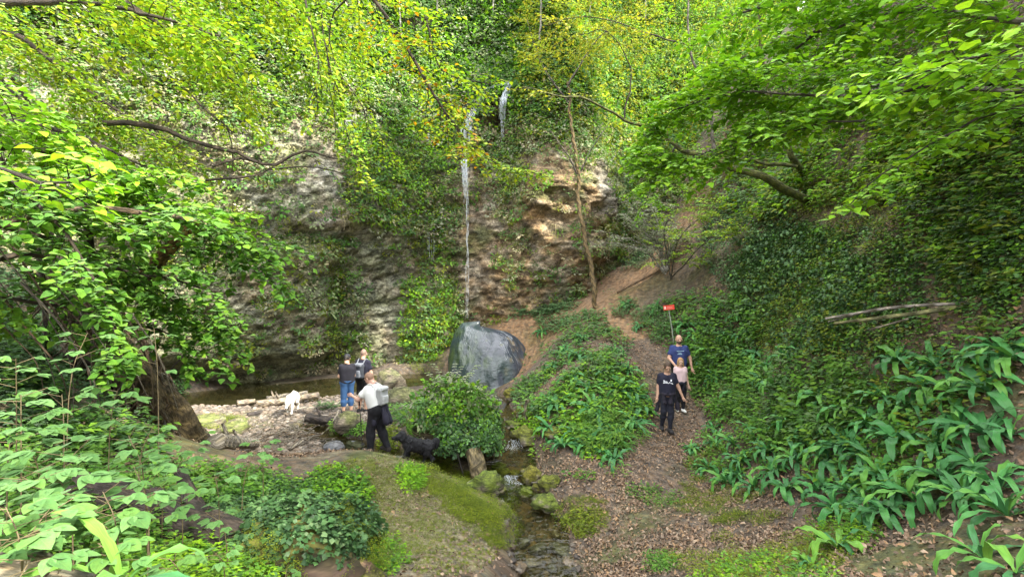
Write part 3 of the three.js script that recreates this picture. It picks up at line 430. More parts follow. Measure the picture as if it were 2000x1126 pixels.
// tree beside the trail in front of the brown rock
{
  const b = hit(1165, 602);
  growTree('trail_tree', 'slender lichen brown tree standing by the trail before the ochre rock', 'tree', null, 109, [
    { pts: [b.clone().add(V(0, -.2, 0)), b, ...P3([1150, 500, -b.z], [1133, 400, -b.z], [1126, 330, -b.z], [1116, 250, -b.z], [1108, 160, -b.z])], r: [.105, .05], bark: 'lichen', wig: .08, n: 8, len: .9, t0: .55, sub: 1, bare: .5 },
    { pts: P3([1126, 340, -b.z], [1108, 300, -b.z - .3], [1070, 250, -b.z - .5]), r: [.04, .012], bark: 'grey', n: 8, len: .8, bare: .4 },
    { pts: P3([1128, 350, -b.z], [1150, 300, -b.z], [1190, 240, -b.z]), r: [.04, .012], bark: 'grey', n: 10, len: .8, bare: .3 },
    { pts: P3([1110, 200, -b.z], [1060, 130, -b.z], [1030, 40, -b.z]), r: [.04, .012], bark: 'grey', n: 14, len: 1.2, sub: 2, pal: 'yellowish', bare: .3 },
    { pts: P3([1108, 170, -b.z], [1150, 100, -b.z], [1210, 30, -b.z]), r: [.04, .012], bark: 'grey', n: 14, len: 1.2, sub: 2, pal: 'yellowish', bare: .3 },
    { pts: P3([1140, 440, -b.z], [1120, 450, -b.z + .2], [1100, 455, -b.z + .3]), r: [.015, .006], bark: 'grey' },
  ], { leaf: .1, pal: 'mid', single: 20, twigBark: 'grey' });
}
{ // pale twiggy bush
  const b = hit(1300, 535), d = -b.z, L = [];
  const r = rng(5); for (let k = 0; k < 11; k++) { const px = 1165 + 17 * k + 20 * r(), py = 395 + 90 * r() * (k < 5 ? 1.1 : .7); L.push({ name: k ? 'stem' : 'trunk', pts: [b, ...P3([lerp(1300, px, .4), lerp(530, py, .55) - 10, d - .3 + .6 * r()], [px, py, d - 1 + 2 * r()])], r: [.035, .006], n: 12, len: .8, sub: 2, bare: .7, wig: .08, t0: .25, tr: .012 }); }
  growTree('pale_bush', 'pale grey twiggy bush with hardly any leaves above the trail', 'bush', null, 110, L, { leaf: .09, pal: 'pale', bark: 'pale', single: 20 });
  const b2 = hit(1310, 545); growTree('hazel_shrub', 'low shrub with yellow green sprays behind the red sign', 'shrub', null, 111, [
    { pts: [b2, ...P3([1330, 460, -b2.z - 2], [1400, 400, -b2.z - 3])], r: [.03, .01], n: 16, len: 1, sub: 2 },
    { pts: [b2, ...P3([1380, 470, -b2.z - 3], [1420, 440, -b2.z - 4])], r: [.03, .01], n: 14, len: .9, sub: 2 }, { pts: [b2, ...P3([1300, 440, -b2.z - 1], [1340, 380, -b2.z - 2])], r: [.03, .01], n: 12, len: .9, sub: 2 }], { leaf: .09, pal: 'sunny', single: 30, bark: 'grey' });
}
// young trees on the brow of the cliff
{
  const r = rng(9), where = [[330, 150, 'pale birch like stem on the cliff brow at far left'], [440, 60, 'thin tree on the cliff brow between the left beech limbs'], [545, 30, 'light leaved tree on the brow above the white rock'], [700, 40, 'silvery leaved tree on the brow above the blue grey slab'], [790, 100, 'dark leaved tree on the brow left of the waterfall lip'], [860, 40, 'tall tree on the brow behind the orange leaved branch'], [960, 60, 'tree growing straight above the waterfall lip'], [1050, 100, 'yellowing tree on the brow just right of the waterfall lip'], [1150, 40, 'yellowing tree on the brow above the trail tree'], [1260, 60, 'tree high on the brow behind the leaning stem']];
  for (const [px, py, label] of where) {
    let best = null, bd = 1e9; for (let j = 40; j < CH; j += 2) for (let i = 0; i < CS; i += 4) { const P = cliffGrid[j][i], e = Math.hypot(1000 + FOC * P.x / -P.z - px, 563 - FOC * (P.y - EYE) / -P.z - py); if (e < bd) { bd = e; best = P; } }
    const h = 3.4 + 1.8 * r(), lean = V((r() - .5) * .8, h, .5 + r() * .6), top = best.clone().add(lean), mid = best.clone().addScaledVector(lean, .5).add(V(.1, 0, .1)), limbs = [{ pts: [best.clone().add(V(0, -.3, -.2)), best, mid, top], r: [.07, .02], n: 16, len: 1.3, t0: .25, sub: 2, subN: 2, vert: 1, bark: 'pale' }];
    growTree('brow_tree', label, 'tree', 'young trees on the cliff brow', 200 + px, limbs, { leaf: .13, pal: px > 1000 ? 'yellowish' : ['cool', 'spring', 'pale', 'mid'][Math.floor(r() * 4)], single: 0, bark: 'pale', gap: .7 });
  }
}
// ---------- undergrowth ----------
function frondGeo(seed, L = 1, Wd = .15, arch = .9, seg = 11) { // strap shaped fern leaf, rises and arches over along +z
  const mb = new MB(), r = rng(seed), rows = []; let y = 0, z = 0, a = 1.15 + .2 * r(); const ph = r() * 6;
  for (let k = 0; k <= seg; k++) { const t = k / seg, w = Wd * .5 * (t < .12 ? .18 : Math.min(1, .55 + t * 1.1) * Math.pow(1 - Math.pow(t, 4), .7)) + (k === seg ? 0 : .004), wy = .5 * w * Math.sin(ph + k * 2.1), nx = -Math.sin(a), nz = Math.cos(a);
    const m = mb.v(0, y, z, null, .5, t); rows.push([mb.v(-w, y + nz * (w * .25 + wy), z - Math.abs(nx) * w * .25, null, 0, t), m, mb.v(w, y + nz * (w * .25 - wy), z - Math.abs(nx) * w * .25, null, 1, t)]);
    y += Math.sin(a) * L / seg; z += Math.cos(a) * L / seg; a -= arch * (.6 + t * 1.4) * 2 / seg; }
  for (let k = 0; k < seg; k++) { const p = rows[k], q = rows[k + 1]; mb.q(p[0], q[0], q[1], p[1]); mb.q(p[1], q[1], q[2], p[2]); }
  return mb.geo();
}
const fronds = [0, 1, 2, 3, 4, 5].map((k) => frondGeo(50 + k, 1, .1 + .022 * (k % 3), .7 + .16 * k));
const fernPal = [[.065, .25, .06], [.05, .19, .05], [.095, .31, .075], [.12, .32, .05], [.06, .21, .065], [.16, .36, .045]].map((c) => leafMat(RGB(...c), .5, .25));
function fern(pos, size, label, group, seed, n = 11, bright = 0) {
  const r = rng(seed), g = thing('strap_fern', label, 'fern', group, pos, r() * 6.28), nrm = gn(pos.x, pos.z); let q = new THREE.Quaternion().setFromUnitVectors(V(0, 1, 0), V(nrm.x * .5, 1, nrm.z * .5).normalize()); g.quaternion.premultiply(q);
  for (let k = 0; k < n; k++) { const m = part('frond', fronds[Math.floor(r() * 6)], fernPal[bright ? 3 + Math.floor(r() * 3) : Math.floor(r() * 5)], g); m.rotation.set(0, k / n * 6.283 + r() * .8, 0); m.rotateX(-.1 + .85 * r()); m.rotateZ((r() - .5) * .4); m.scale.setScalar(size * (.7 + .5 * r())); m.scale.x *= .85 + .4 * r(); }
  return g;
}
{
  const rows = [ // px, py of the crown, frond length, label, group
    ['bank', .46, 'glossy strap fern on the lower right bank beside the trail', [[1400, 868], [1452, 905], [1385, 915], [1475, 955], [1505, 885], [1545, 830], [1600, 845], [1560, 905], [1420, 945], [1350, 880], [1435, 870], [1520, 930], [1470, 840], [1580, 870], [1395, 840], [1540, 960], [1445, 930], [1500, 850]]],
    ['mid', .5, 'large glossy strap fern in the middle of the dark right bank', [[1668, 965], [1725, 935], [1640, 1000], [1705, 1015], [1650, 880], [1700, 830], [1765, 870], [1610, 780], [1655, 795], [1730, 780], [1600, 960], [1760, 960], [1690, 890], [1620, 900], [1740, 1010], [1800, 980]]],
    ['edge', .46, 'large strap fern near the right edge below the fallen poles', [[1850, 940], [1905, 905], [1955, 960], [1832, 880], [1785, 800], [1862, 775], [1935, 770], [1905, 710], [1830, 720], [1985, 705], [1760, 710], [1980, 850], [1880, 840], [1810, 760], [1960, 690], [1890, 980], [1970, 1010], [1930, 850]]],
    ['behind', .5, 'strap fern on the slope behind the three walkers', [[1490, 745], [1440, 770], [1480, 695], [1420, 655], [1360, 655], [1400, 605], [1285, 608], [1365, 705], [1450, 620], [1540, 700], [1340, 640], [1390, 690], [1520, 760], [1430, 720], [1250, 640], [1225, 600], [1460, 660], [1500, 720], [1400, 740], [1330, 690]]],
    ['island', .56, 'strap fern on the green mound between brook and trail', [[1180, 735], [1225, 728], [1150, 765], [1205, 765], [1240, 778], [1120, 745], [1090, 795], [1235, 835], [1180, 835], [1130, 855], [1100, 875], [1205, 865], [1160, 805], [1252, 805], [1075, 840], [1150, 880], [1200, 900], [1060, 790]]],
    ['upper', .5, 'strap fern on the slope below the ochre rock', [[1100, 690], [1140, 665], [1060, 650], [1110, 630], [1160, 700], [1080, 720], [1130, 700], [1200, 690]]],
  ];
  let s = 1;
  for (const [, size, label, list] of rows) list.sort((a, b) => a[0] - b[0]).forEach(([px, py], i) => { const p = hit(px, py), kind = label.match(/^(large |glossy |large glossy )?strap fern/)[0]; fern(p, size * (.85 + .35 * hash(s, 3, 1)), ORD[i] + ' ' + kind + ' from the left' + label.slice(kind.length), label.replace(kind, 'strap ferns'), 500 + s++, 16 + s % 5); });
  fern(hit(1640, 1075), .5, 'bright yellow green strap fern at the foot of the right bank', null, 700, 9, 1);
  fern(hit(1985, 1120), .42, 'pale strap fern in the lower right corner', null, 701, 9, 1);
  fern(hit(1920, 1090), .4, 'broad strap fern just left of the lower right corner', null, 702, 8, 1);
  fern(hit(1590, 1110), .3, 'small strap fern at the bottom edge on the leaf litter', null, 703, 8, 1);
  fern(W(235, 1150, 2.5), .62, 'tall upright strap fern in the lower left corner', null, 704, 7, 1);
  fern(hit(555, 990), .5, 'light green strap fern above the ivy on the left bank', null, 705, 8, 1);
  fern(hit(665, 985), .42, 'strap fern on the left bank beside the mossy mound', null, 706, 9, 1);
  fern(hit(620, 1010), .36, 'strap fern between ivy and mossy mound on the left bank', null, 707, 9, 1);
  fern(hit(300, 905), .4, 'small strap fern at the foot of the leaning root', null, 708, 7, 0);
}
// leafy ground cover
{
  const r = rng(321), up = V(0, 1, 0);
  const B = { herb: [clumpGeo(61, 16, .34, .2, { tall: 1.4 }), clumpGeo(62, 18, .28, .2, { tall: 1.2 })].map((g) => new Bag(g, whiteLeaf)), ivy: [new Bag(clumpGeo(63, 20, .24, .24, { fold: .1 }), glossLeaf)], grass: [new Bag(grassGeo(64, 20, .75), dullLeaf)], moss: [new Bag(clumpGeo(65, 30, .13, .08), dullLeaf)], feather: [new Bag(clumpGeo(66, 22, .4, .08, { tall: 1.6 }), whiteLeaf)] };
  const put = (kind, px, py, rx, ry, n, s0, s1, key) => { for (let k = 0; k < n; k++) { const a = r() * 6.283, q = Math.sqrt(r()), X = px + Math.cos(a) * q * rx, Y = py + Math.sin(a) * q * ry; if (Y > 1300) continue; const p = hit(X, Y); if (p.z < -30 || (kind !== 'moss' && chain(TRAIL, p.x, p.z)[0] + .25 * vn(p.x * 2.5, p.z * 2.5, 8) < -.02) || (kind === 'moss' && p.z > -9.5 && p.x > .2 && fbm(p.x * 1.5, p.z * 1.5, 33, 4) + .25 * fbm(p.x * 6, p.z * 6, 34, 2) < -.1) || (p.x > .6 && p.x < 3.6 && p.z < -9 && p.z > -20 && kind !== 'moss' && fbm(p.x * 1.1, p.z * 1.1, 88, 2) < -.12)) continue; const nn = gn(p.x, p.z), b = B[kind][k % B[kind].length]; b.add(basis(p, V(r() - .5, 0, r() - .5), nn.multiplyScalar(.7).addScaledVector(up, .6).normalize(), s0 + (s1 - s0) * r()), pick(PAL[Array.isArray(key) ? key[k % key.length] : key], r)); } };
  // island between brook and trail
  put('herb', 1150, 790, 110, 100, 430, .22, .42, ['herb', 'mid', 'spring']); put('herb', 1150, 680, 70, 70, 230, .28, .5, ['cool', 'herb']); put('feather', 1200, 870, 100, 55, 200, .25, .42, 'herb'); put('herb', 1120, 890, 70, 50, 220, .2, .36, ['spring', 'herb']);
  put('herb', 1050, 775, 40, 40, 130, .25, .42, ['herb', 'cool']); put('herb', 1010, 605, 90, 12, 160, .3, .5, 'cool'); put('herb', 1095, 615, 45, 35, 110, .3, .5, 'cool'); put('grass', 1060, 740, 70, 70, 120, .3, .5, 'cool');
  // beside and behind the trail
  put('herb', 1380, 640, 120, 70, 420, .24, .44, ['cool', 'herb', 'mid']); put('herb', 1420, 740, 80, 70, 420, .2, .4, ['herb', 'mid']); put('herb', 1200, 610, 40, 40, 120, .25, .4, 'cool'); put('feather', 1270, 640, 40, 40, 70, .25, .45, 'cool'); put('herb', 1260, 500, 60, 30, 120, .3, .5, 'cool');
  // right bank
  put('herb', 1560, 780, 150, 90, 520, .16, .34, ['herb', 'mid', 'cool']); put('herb', 1480, 860, 110, 70, 160, .16, .3, ['herb', 'mid']); put('ivy', 1560, 560, 130, 130, 1700, .16, .3, ['ivy', 'ivy', 'mid']); put('ivy', 1480, 480, 110, 90, 800, .2, .34, ['ivy', 'cool']); put('ivy', 1690, 560, 120, 140, 900, .12, .24, ['ivy', 'mid']);
  put('moss', 1600, 470, 160, 160, 600, .2, .4, 'moss'); put('moss', 1560, 640, 90, 60, 300, .2, .4, 'moss'); put('herb', 1800, 500, 220, 330, 620, .12, .28, ['mid', 'herb', 'moss']); put('herb', 1650, 300, 220, 110, 800, .2, .42, ['spring', 'moss', 'mid']); put('herb', 1450, 330, 140, 110, 700, .3, .55, ['spring', 'moss', 'cool']); put('herb', 1500, 120, 260, 140, 900, .3, .6, ['mid', 'spring', 'cool']); put('herb', 1850, 150, 170, 180, 500, .2, .4, ['mid', 'moss']);
  put('herb', 1700, 850, 160, 120, 260, .12, .26, ['mid', 'herb']); put('moss', 1480, 1070, 190, 70, 1500, .07, .16, 'moss'); put('moss', 1320, 1010, 130, 60, 1100, .06, .14, 'moss'); put('moss', 1400, 960, 90, 30, 500, .06, .14, 'moss'); put('herb', 1650, 1040, 70, 40, 130, .08, .16, ['herb', 'spring']); put('herb', 1500, 1130, 140, 40, 160, .08, .16, ['herb', 'spring']); put('herb', 1290, 1100, 30, 20, 60, .08, .14, 'herb'); put('herb', 1130, 1020, 40, 25, 60, .1, .18, 'moss');
  put('moss', 1140, 1010, 60, 40, 600, .06, .13, 'moss');
  put('herb', 1890, 330, 140, 220, 900, .14, .32, ['mid', 'spring', 'moss', 'ivy']); put('ivy', 1930, 480, 100, 140, 500, .12, .24, ['ivy', 'mid']); put('herb', 1290, 960, 60, 30, 60, .08, .15, 'herb'); put('herb', 1380, 900, 40, 40, 70, .1, .18, ['herb', 'moss']);
  // left bank and mound
  put('ivy', 560, 1010, 170, 70, 1500, .1, .2, ['ivy', 'ivy', 'cool']); put('herb', 650, 970, 60, 50, 240, .12, .26, ['herb', 'spring', 'mid']); put('herb', 440, 950, 120, 36, 200, .14, .26, ['mid', 'herb']); put('grass', 700, 925, 80, 26, 260, .14, .24, ['straw', 'moss']); put('moss', 780, 1000, 120, 90, 900, .06, .13, ['moss', 'straw']); put('moss', 940, 970, 75, 50, 1300, .08, .17, 'moss'); put('moss', 880, 945, 60, 25, 420, .08, .16, 'moss'); put('moss', 980, 1030, 40, 40, 420, .07, .14, 'moss'); put('moss', 770, 930, 60, 50, 420, .08, .15, ['moss', 'straw']); put('grass', 760, 980, 120, 95, 2200, .07, .15, ['straw', 'straw', 'straw', 'moss']); put('grass', 860, 1060, 120, 65, 1600, .06, .13, ['straw', 'moss']); put('herb', 800, 935, 22, 26, 90, .12, .2, 'spring'); put('herb', 740, 1090, 60, 40, 120, .08, .16, ['herb', 'spring']); put('herb', 150, 960, 200, 140, 420, .14, .28, ['mid', 'herb']); put('herb', 150, 760, 200, 140, 300, .2, .36, ['ivy', 'mid']); put('ivy', 340, 700, 40, 90, 260, .2, .3, 'ivy'); put('ivy', 60, 640, 110, 160, 500, .2, .34, 'ivy'); put('herb', 400, 1100, 180, 50, 260, .1, .2, ['herb', 'spring']);
  // stream banks and beach
  put('moss', 420, 825, 60, 14, 220, .14, .24, 'moss'); put('herb', 680, 835, 30, 14, 60, .14, .24, 'herb'); put('herb', 640, 795, 18, 6, 26, .16, .26, 'cool'); put('herb', 1030, 830, 26, 26, 80, .14, .24, 'spring'); put('herb', 790, 800, 40, 30, 160, .16, .3, ['herb', 'cool']); put('moss', 850, 900, 40, 25, 220, .12, .22, 'moss'); put('herb', 760, 860, 16, 26, 60, .14, .22, 'moss'); put('moss', 830, 690, 40, 40, 200, .2, .34, 'moss');
  const L = { herb: 'leafy herbs covering the banks and the mound by the brook', ivy: 'ivy carpet over the banks', grass: 'thin dry grass on the mounds', moss: 'moss cushions on ridges and banks', feather: 'feathery low plants beside the trail' };
  for (const k in B) B[k].forEach((b) => b.build(numbered(k === 'grass' ? 'ground_grass' : k + '_undergrowth'), scene, { label: L[k] }));
  // fallen leaves
  const lit = [leafGeo(.065, .034, { seg: 3, fold: .7, droop: .5 }), leafGeo(.055, .034, { seg: 3, fold: -.5, droop: -.45 }), leafGeo(.075, .046, { seg: 4, fold: .45, droop: .6, wave: .4 })].map((g) => new Bag(g, std(0xffffff, .8, { map: leafVein })));
  for (let k = 0; k < 230000; k++) { const x = -5 + 15.5 * r(), z = -1.8 - Math.pow(r(), 1.2) * 14; const y = gy(x, z); if (Math.min(chain(BROOK, x, z)[0], chain(SIDE, x, z)[0]) < .12) continue; let dn = x > .2 ? .9 : .03 + .22 * sm(0, .4, fbm(x, z, 8, 2)); if (z < -14) dn *= .6; dn *= 1 - .85 * sm(.25, .6, mossAt(x, z, y)); dn *= .3 + .75 * sm(-.25, .2, fbm(x * 1.5, z * 1.5, 70, 4)); if (chain(TRAIL, x, z)[0] < -.2) dn *= .55; if (r() > dn) continue;
    const n = gn(x, z); lit[k % 3].add(basis(V(x, y + .012 + .02 * r(), z), V(r() - .5, (r() - .5) * .6, r() - .5), V(n.x + (r() - .5) * 1.1, n.y, n.z + (r() - .5) * 1.1).normalize(), .4 + .65 * r()), pick(PAL.litter, r)); }
  lit.forEach((b) => b.build(numbered('leaf_litter'), scene, { label: 'brown fallen leaves on the ground' }));
  // gravel
  const pg = new THREE.IcosahedronGeometry(1, 1); { const a = pg.attributes.position; for (let k = 0; k < a.count; k++) { const f = 1 + .25 * vn(a.getX(k) * 1.7, a.getY(k) * 1.7, a.getZ(k) * 1.7); a.setXYZ(k, a.getX(k) * f, a.getY(k) * f * .6, a.getZ(k) * f * .85); } pg.computeVertexNormals(); }
  const gr = new Bag(pg, std(0xffffff, .7)), gc = pal([.135, .108, .085], [.105, .086, .07], [.195, .165, .135], [.075, .06, .05], [.15, .11, .08]);
  for (let k = 0; k < 11000; k++) { const x = -10.5 + 9.6 * r(), z = -9.6 - 6 * r(), y = gy(x, z); if (y > .55 || y < -.12) continue; gr.add(basis(V(x, y + .005, z), V(r() - .5, 0, r() - .5), V(0, 1, 0), (.012 + .05 * Math.pow(r(), 4)) * 1.4), pick(gc, r)); }
  for (let k = 0; k < 900; k++) { const S = BROOK, i = 2 + Math.floor(r() * (S.length - 4)), t = r(), x = lerp(S[i][0], S[i + 1][0], t) + (r() - .5) * 1.1, z = lerp(S[i][1], S[i + 1][1], t) + (r() - .5) * .7; gr.add(basis(gp(x, z, .005), V(r() - .5, 0, r() - .5), V(0, 1, 0), .02 + .06 * Math.pow(r(), 3)), pick(gc, r).multiplyScalar(.6)); }
  gr.build('gravel', scene, { label: 'pale gravel of the pool beach and brook bed' });
}
// ---------- low broad leaved brambles in the near left corner: every leaflet is a part ----------
{
  const lg = [leafGeo(1, .72, { seg: 5, fold: .16, droop: .1 }), leafGeo(1, .66, { seg: 5, fold: .22, droop: .22 }), leafGeo(1, .8, { seg: 5, fold: .1, droop: .05 })];
  const mats = [[.09, .205, .05], [.11, .235, .065], [.07, .165, .04], [.12, .25, .07], [.10, .215, .04]].map((c) => leafMat(RGB(...c).multiplyScalar(1.1), .12, .34)), caneMat = std(RGB(.13, .10, .05), .8);
  const spots = [[40, 930, 2.9, 1.2], [150, 880, 3.2, 1.2], [250, 850, 3.6, 1.1], [90, 1000, 2.5, 1.1], [200, 960, 2.9, 1.2], [330, 900, 4, 1.1], [300, 960, 3.3, 1.1], [20, 850, 3.3, 1.2], [420, 930, 4.4, 1], [120, 770, 4, 1.2], [230, 760, 4.2, 1.2], [30, 700, 3.8, 1.1], [300, 830, 4.4, 1], [60, 1090, 2.2, 1], [190, 1060, 2.6, .9], [330, 1090, 3, .8], [400, 1000, 4, .8], [500, 880, 5, .9], [510, 860, 5.4, .9], [170, 650, 4.6, 1.2], [300, 640, 5, 1], [40, 770, 3.3, 1.1], [420, 1080, 3.6, .7], [560, 1110, 4.3, .7], [520, 1040, 4.6, .7], [10, 990, 2.3, 1.1], [380, 860, 5, 1], [110, 930, 3, 1.2], [260, 910, 3.4, 1.1], [20, 1050, 2.2, 1], [150, 1010, 2.7, 1], [350, 960, 3.8, 1], [60, 880, 3.4, 1.2]];
  spots.forEach(([px, py, d, s], q) => {
    const r = rng(900 + q), top = W(px, py, d), base = V(top.x + (r() - .5) * .4, gy(top.x, top.z), top.z + (r() - .5) * .3); if (base.y > top.y - .15) base.y = top.y - .25;
    const grp = q < 7 ? 0 : q > 17 && q < 21 ? 1 : 2, inG = spots.filter((_, i) => (i < 7 ? 0 : i > 17 && i < 21 ? 1 : 2) === grp), ix = ORD[[...inG].sort((a, b) => a[0] - b[0] || a[1] - b[1]).indexOf(spots[q])] + ' from the left ';
    const g = thing('bramble', ix + (q < 7 ? 'of the dense pale green brambles on the near left bank' : q > 17 && q < 21 ? 'bramble shoot reaching over the dark root hollow on the left' : 'bramble shoot with fewer leaflets on the left bank'), 'bramble', q < 7 ? 'dense brambles on the left bank' : q > 17 && q < 21 ? 'brambles over the root hollow' : 'bramble shoots on the left bank', base);
    const tip = top.clone().sub(base), mid = V(tip.x * .3, tip.y * .75, tip.z * .3), cane = curve([V(0, -.05, 0), mid, tip], 8); part('cane', new MB().tube(cane, [.005, .0025], 5).geo(), caneMat, g);
    const C = new THREE.CatmullRomCurve3(cane), nL = 7 + Math.floor(r() * 3);
    for (let k = 0; k < nL; k++) { const t = .45 + .55 * (k + .5) / nL, p = C.getPoint(t), az = k * 2.4 + r(), pl = (.1 + .09 * r()) * s, pd = V(Math.cos(az), .15 + .3 * r(), Math.sin(az)).normalize(), e = p.clone().addScaledVector(pd, pl); const stalk = part('leaf_stalk', new MB().tube([p, e], [.0025, .002], 3, false).geo(), caneMat, g);
      const n3 = r() < .45 ? 5 : 3, L = (.078 + .034 * r()) * s; for (let w = 0; w < n3; w++) { const a = az + (w - (n3 - 1) / 2) * (n3 === 5 ? .62 : .95), f = w === (n3 - 1) / 2 ? 1.12 : .88, m = part('leaflet', lg[Math.floor(r() * 3)], mats[Math.floor(r() * 5)], stalk); basis(e, V(Math.cos(a), -.05 - .25 * r(), Math.sin(a)), V((r() - .5) * .35, 1, (r() - .5) * .35 + .12), L * f).decompose(m.position, m.quaternion, m.scale); } }
  });
}
// ---------- rocks ----------
function rockGeo(seed, sx, sy, sz, { detail = 4, amp = .3, moss = 0, mossCol = RGB(.14, .18, .022), col = RGB(.30, .25, .185), flat = 0 } = {}) {
  const g = new THREE.IcosahedronGeometry(1, detail), a = g.attributes.position, cs = [], c = RGB(0, 0, 0);
  for (let k = 0; k < a.count; k++) { const x = a.getX(k), y = a.getY(k), z = a.getZ(k), f = 1 + amp * fbm(x * 1.3 + seed, y * 1.3, z * 1.3, 4) + amp * .45 * (.5 - Math.abs(fbm(x * 2.6 + seed, y * 3.4, z * 2.6, 3)) * 2) + amp * .3 * fbm(x * 6 + seed, y * 9, z * 6, 3);
    let X = x * f, Y = y * f, Z = z * f; if (flat) Y = Math.min(Y, flat + .1 * fbm(x * 3, z * 3, seed, 2)); a.setXYZ(k, X * sx, Y * sy, Z * sz);
    const m = moss * sm(-.15, .2, fbm(x * 2.2 + seed, y * 2.2, z * 2.2 + 4, 4) + .55 * y - .2 + (moss > .9 ? .3 : 0)), n = fbm(x * 5 + seed, y * 5, z * 5, 3); c.copy(col).multiplyScalar(1 + .5 * n).lerp(mossCol, m); cs.push(c.r, c.g, c.b); }
  g.setAttribute('color', new THREE.Float32BufferAttribute(cs, 3)); g.computeVertexNormals(); return mergeSmooth(g);
}
function mergeSmooth(g) { const p = g.attributes.position, n = g.attributes.normal, map = new Map(); for (let k = 0; k < p.count; k++) { const key = Math.round(p.getX(k) * 4e3) + ',' + Math.round(p.getY(k) * 4e3) + ',' + Math.round(p.getZ(k) * 4e3), v = map.get(key) || V(0, 0, 0); v.x += n.getX(k); v.y += n.getY(k); v.z += n.getZ(k); map.set(key, v); } for (let k = 0; k < p.count; k++) { const v = map.get(Math.round(p.getX(k) * 4e3) + ',' + Math.round(p.getY(k) * 4e3) + ',' + Math.round(p.getZ(k) * 4e3)); const l = v.length() || 1; n.setXYZ(k, v.x / l, v.y / l, v.z / l); } return g; }
const stoneMat = std(0xffffff, .88, { vertexColors: true, map: rockGrain, bumpMap: rockBump, bumpScale: .03 }), wetMat = std(0xffffff, .35, { vertexColors: true, map: rockGrain, bumpMap: rockBump, bumpScale: .02 });
let rockSeed = 3;
function rock(name, label, pos, sx, sy, sz, o = {}, group) { const m = solo(name, rockGeo(rockSeed += 7.3, sx, sy, sz, o), o.wet ? wetMat : stoneMat, label, o.cat || 'rock', group); m.position.copy(pos); m.position.y += sy * (o.up ?? .3); m.rotation.y = hash(Math.floor(rockSeed * 10), 1, 2) * 6; return m; }
const grow = (g, P, opt) => { const b = new Bag(opt.geo, opt.mat), r = rng(opt.seed); for (let k = 0; k < opt.n; k++) { const a = r() * 6.283, u = r() * 1.5 - .35, e = Math.sqrt(Math.max(0, 1 - Math.min(1, u) ** 2)), n = V(Math.cos(a) * e, clamp(u, -.3, 1), Math.sin(a) * e).normalize(); if (opt.where && !opt.where(n, r)) continue; const rad = 1 + .5 * fbm(n.x * 1.7 + opt.seed, n.y * 1.7, n.z * 1.7, 4) - opt.depth * r(), p = V(n.x * opt.rx * rad, n.y * opt.ry * rad, n.z * opt.rz * rad).add(P); b.add(basis(p, V(r() - .5, r() * .3 - .3, r() - .5), n.clone().multiplyScalar(.8).add(V((r() - .5) * .6, .5, (r() - .5) * .6)).normalize(), opt.s0 + (opt.s1 - opt.s0) * r()), pick(PAL[opt.pal[k % opt.pal.length]], r)); } return b.build(opt.name, g); };
rock('boulder', 'big rounded tan boulder at the pool edge behind the hikers', W(762, 757, 17), .62, .5, .5, { moss: .55, detail: 5, amp: .45 });
rock('boulder', 'low moss topped boulder between the white shirted hiker and the ivy bush', W(790, 790, 14.2), .62, .38, .5, { moss: .6, detail: 5 });
rock('boulder', 'mossy block beside the trickle in front of the jeans wearer', hit(680, 838), .34, .28, .3, { moss: .7, detail: 4, up: .5 });
rock('boulder', 'small mossy block on the beach near the leaning root', W(405, 836, 12).setY(.05), .42, .22, .3, { moss: .8 });
rock('boulder', 'flat mossy slab on the beach beside the gravel bar', W(460, 842, 11.8).setY(.05), .6, .17, .32, { moss: .85 });
rock('wet_stone', 'round grey wet stone in the trickle', hit(652, 878), .22, .14, .18, { col: RGB(.2, .2, .22), wet: 1 });
rock('wet_stone', 'long grey wet stone in the trickle by the pole tip', hit(694, 874), .34, .13, .2, { col: RGB(.22, .22, .24), wet: 1 });
rock('wet_stone', 'dark wet stone under the black dog', gp(-1.6, -9.55), .2, .1, .14, { col: RGB(.16, .16, .17), wet: 1 });
rock('wet_stone', 'dark wet stone before the black dog paws', gp(-2.42, -9.75), .2, .12, .16, { col: RGB(.14, .14, .15), wet: 1 });
[[948, 958, .28, .2, 'pair of mossy stones on the left of the lower cascade, nearer one'], [968, 962, .2, .18, 'mossy stone touching the left side of the lower cascade'], [1038, 940, .24, .22, 'pointed bright mossy stone on the right of the cascade'], [1032, 968, .26, .14, 'flat mossy stone at the head of the brown pool'], [1072, 952, .2, .17, 'round mossy stone right of the cascade below the stick'], [1052, 955, .12, .1, 'small mossy stone wedged between two larger ones'], [1072, 985, .3, .13, 'broad mossy stone on the right bank of the brown pool'], [1030, 862, .36, .26, 'large mossy stone beside the upper cascade'], [1022, 812, .3, .2, 'tan mossy stone behind the pale stake'], [1010, 836, .26, .14, 'brown ledge stone at the lip of the upper cascade'], [985, 928, .16, .1, 'small mossy stone in mid brook above the cascade'], [1005, 932, .15, .1, 'little mossy stone in mid brook beside its twin'], [975, 915, .18, .08, 'flat stone in the shallow below the upper cascade'], [1080, 850, .26, .14, 'yellow mossy stone under the ferns right of the upper cascade'], [1000, 775, .25, .2, 'mossy stone far up the brook behind the stake']].forEach(([px, py, a, b, l], k) => rock('mossy_stone', l, hit(px, py), a, b, a * .85, { moss: 1, detail: 4, amp: .6, wet: 0, up: .4, mossCol: RGB(.15 + .03 * (k % 3), .2, .02) }, 'mossy stones along the brook'));
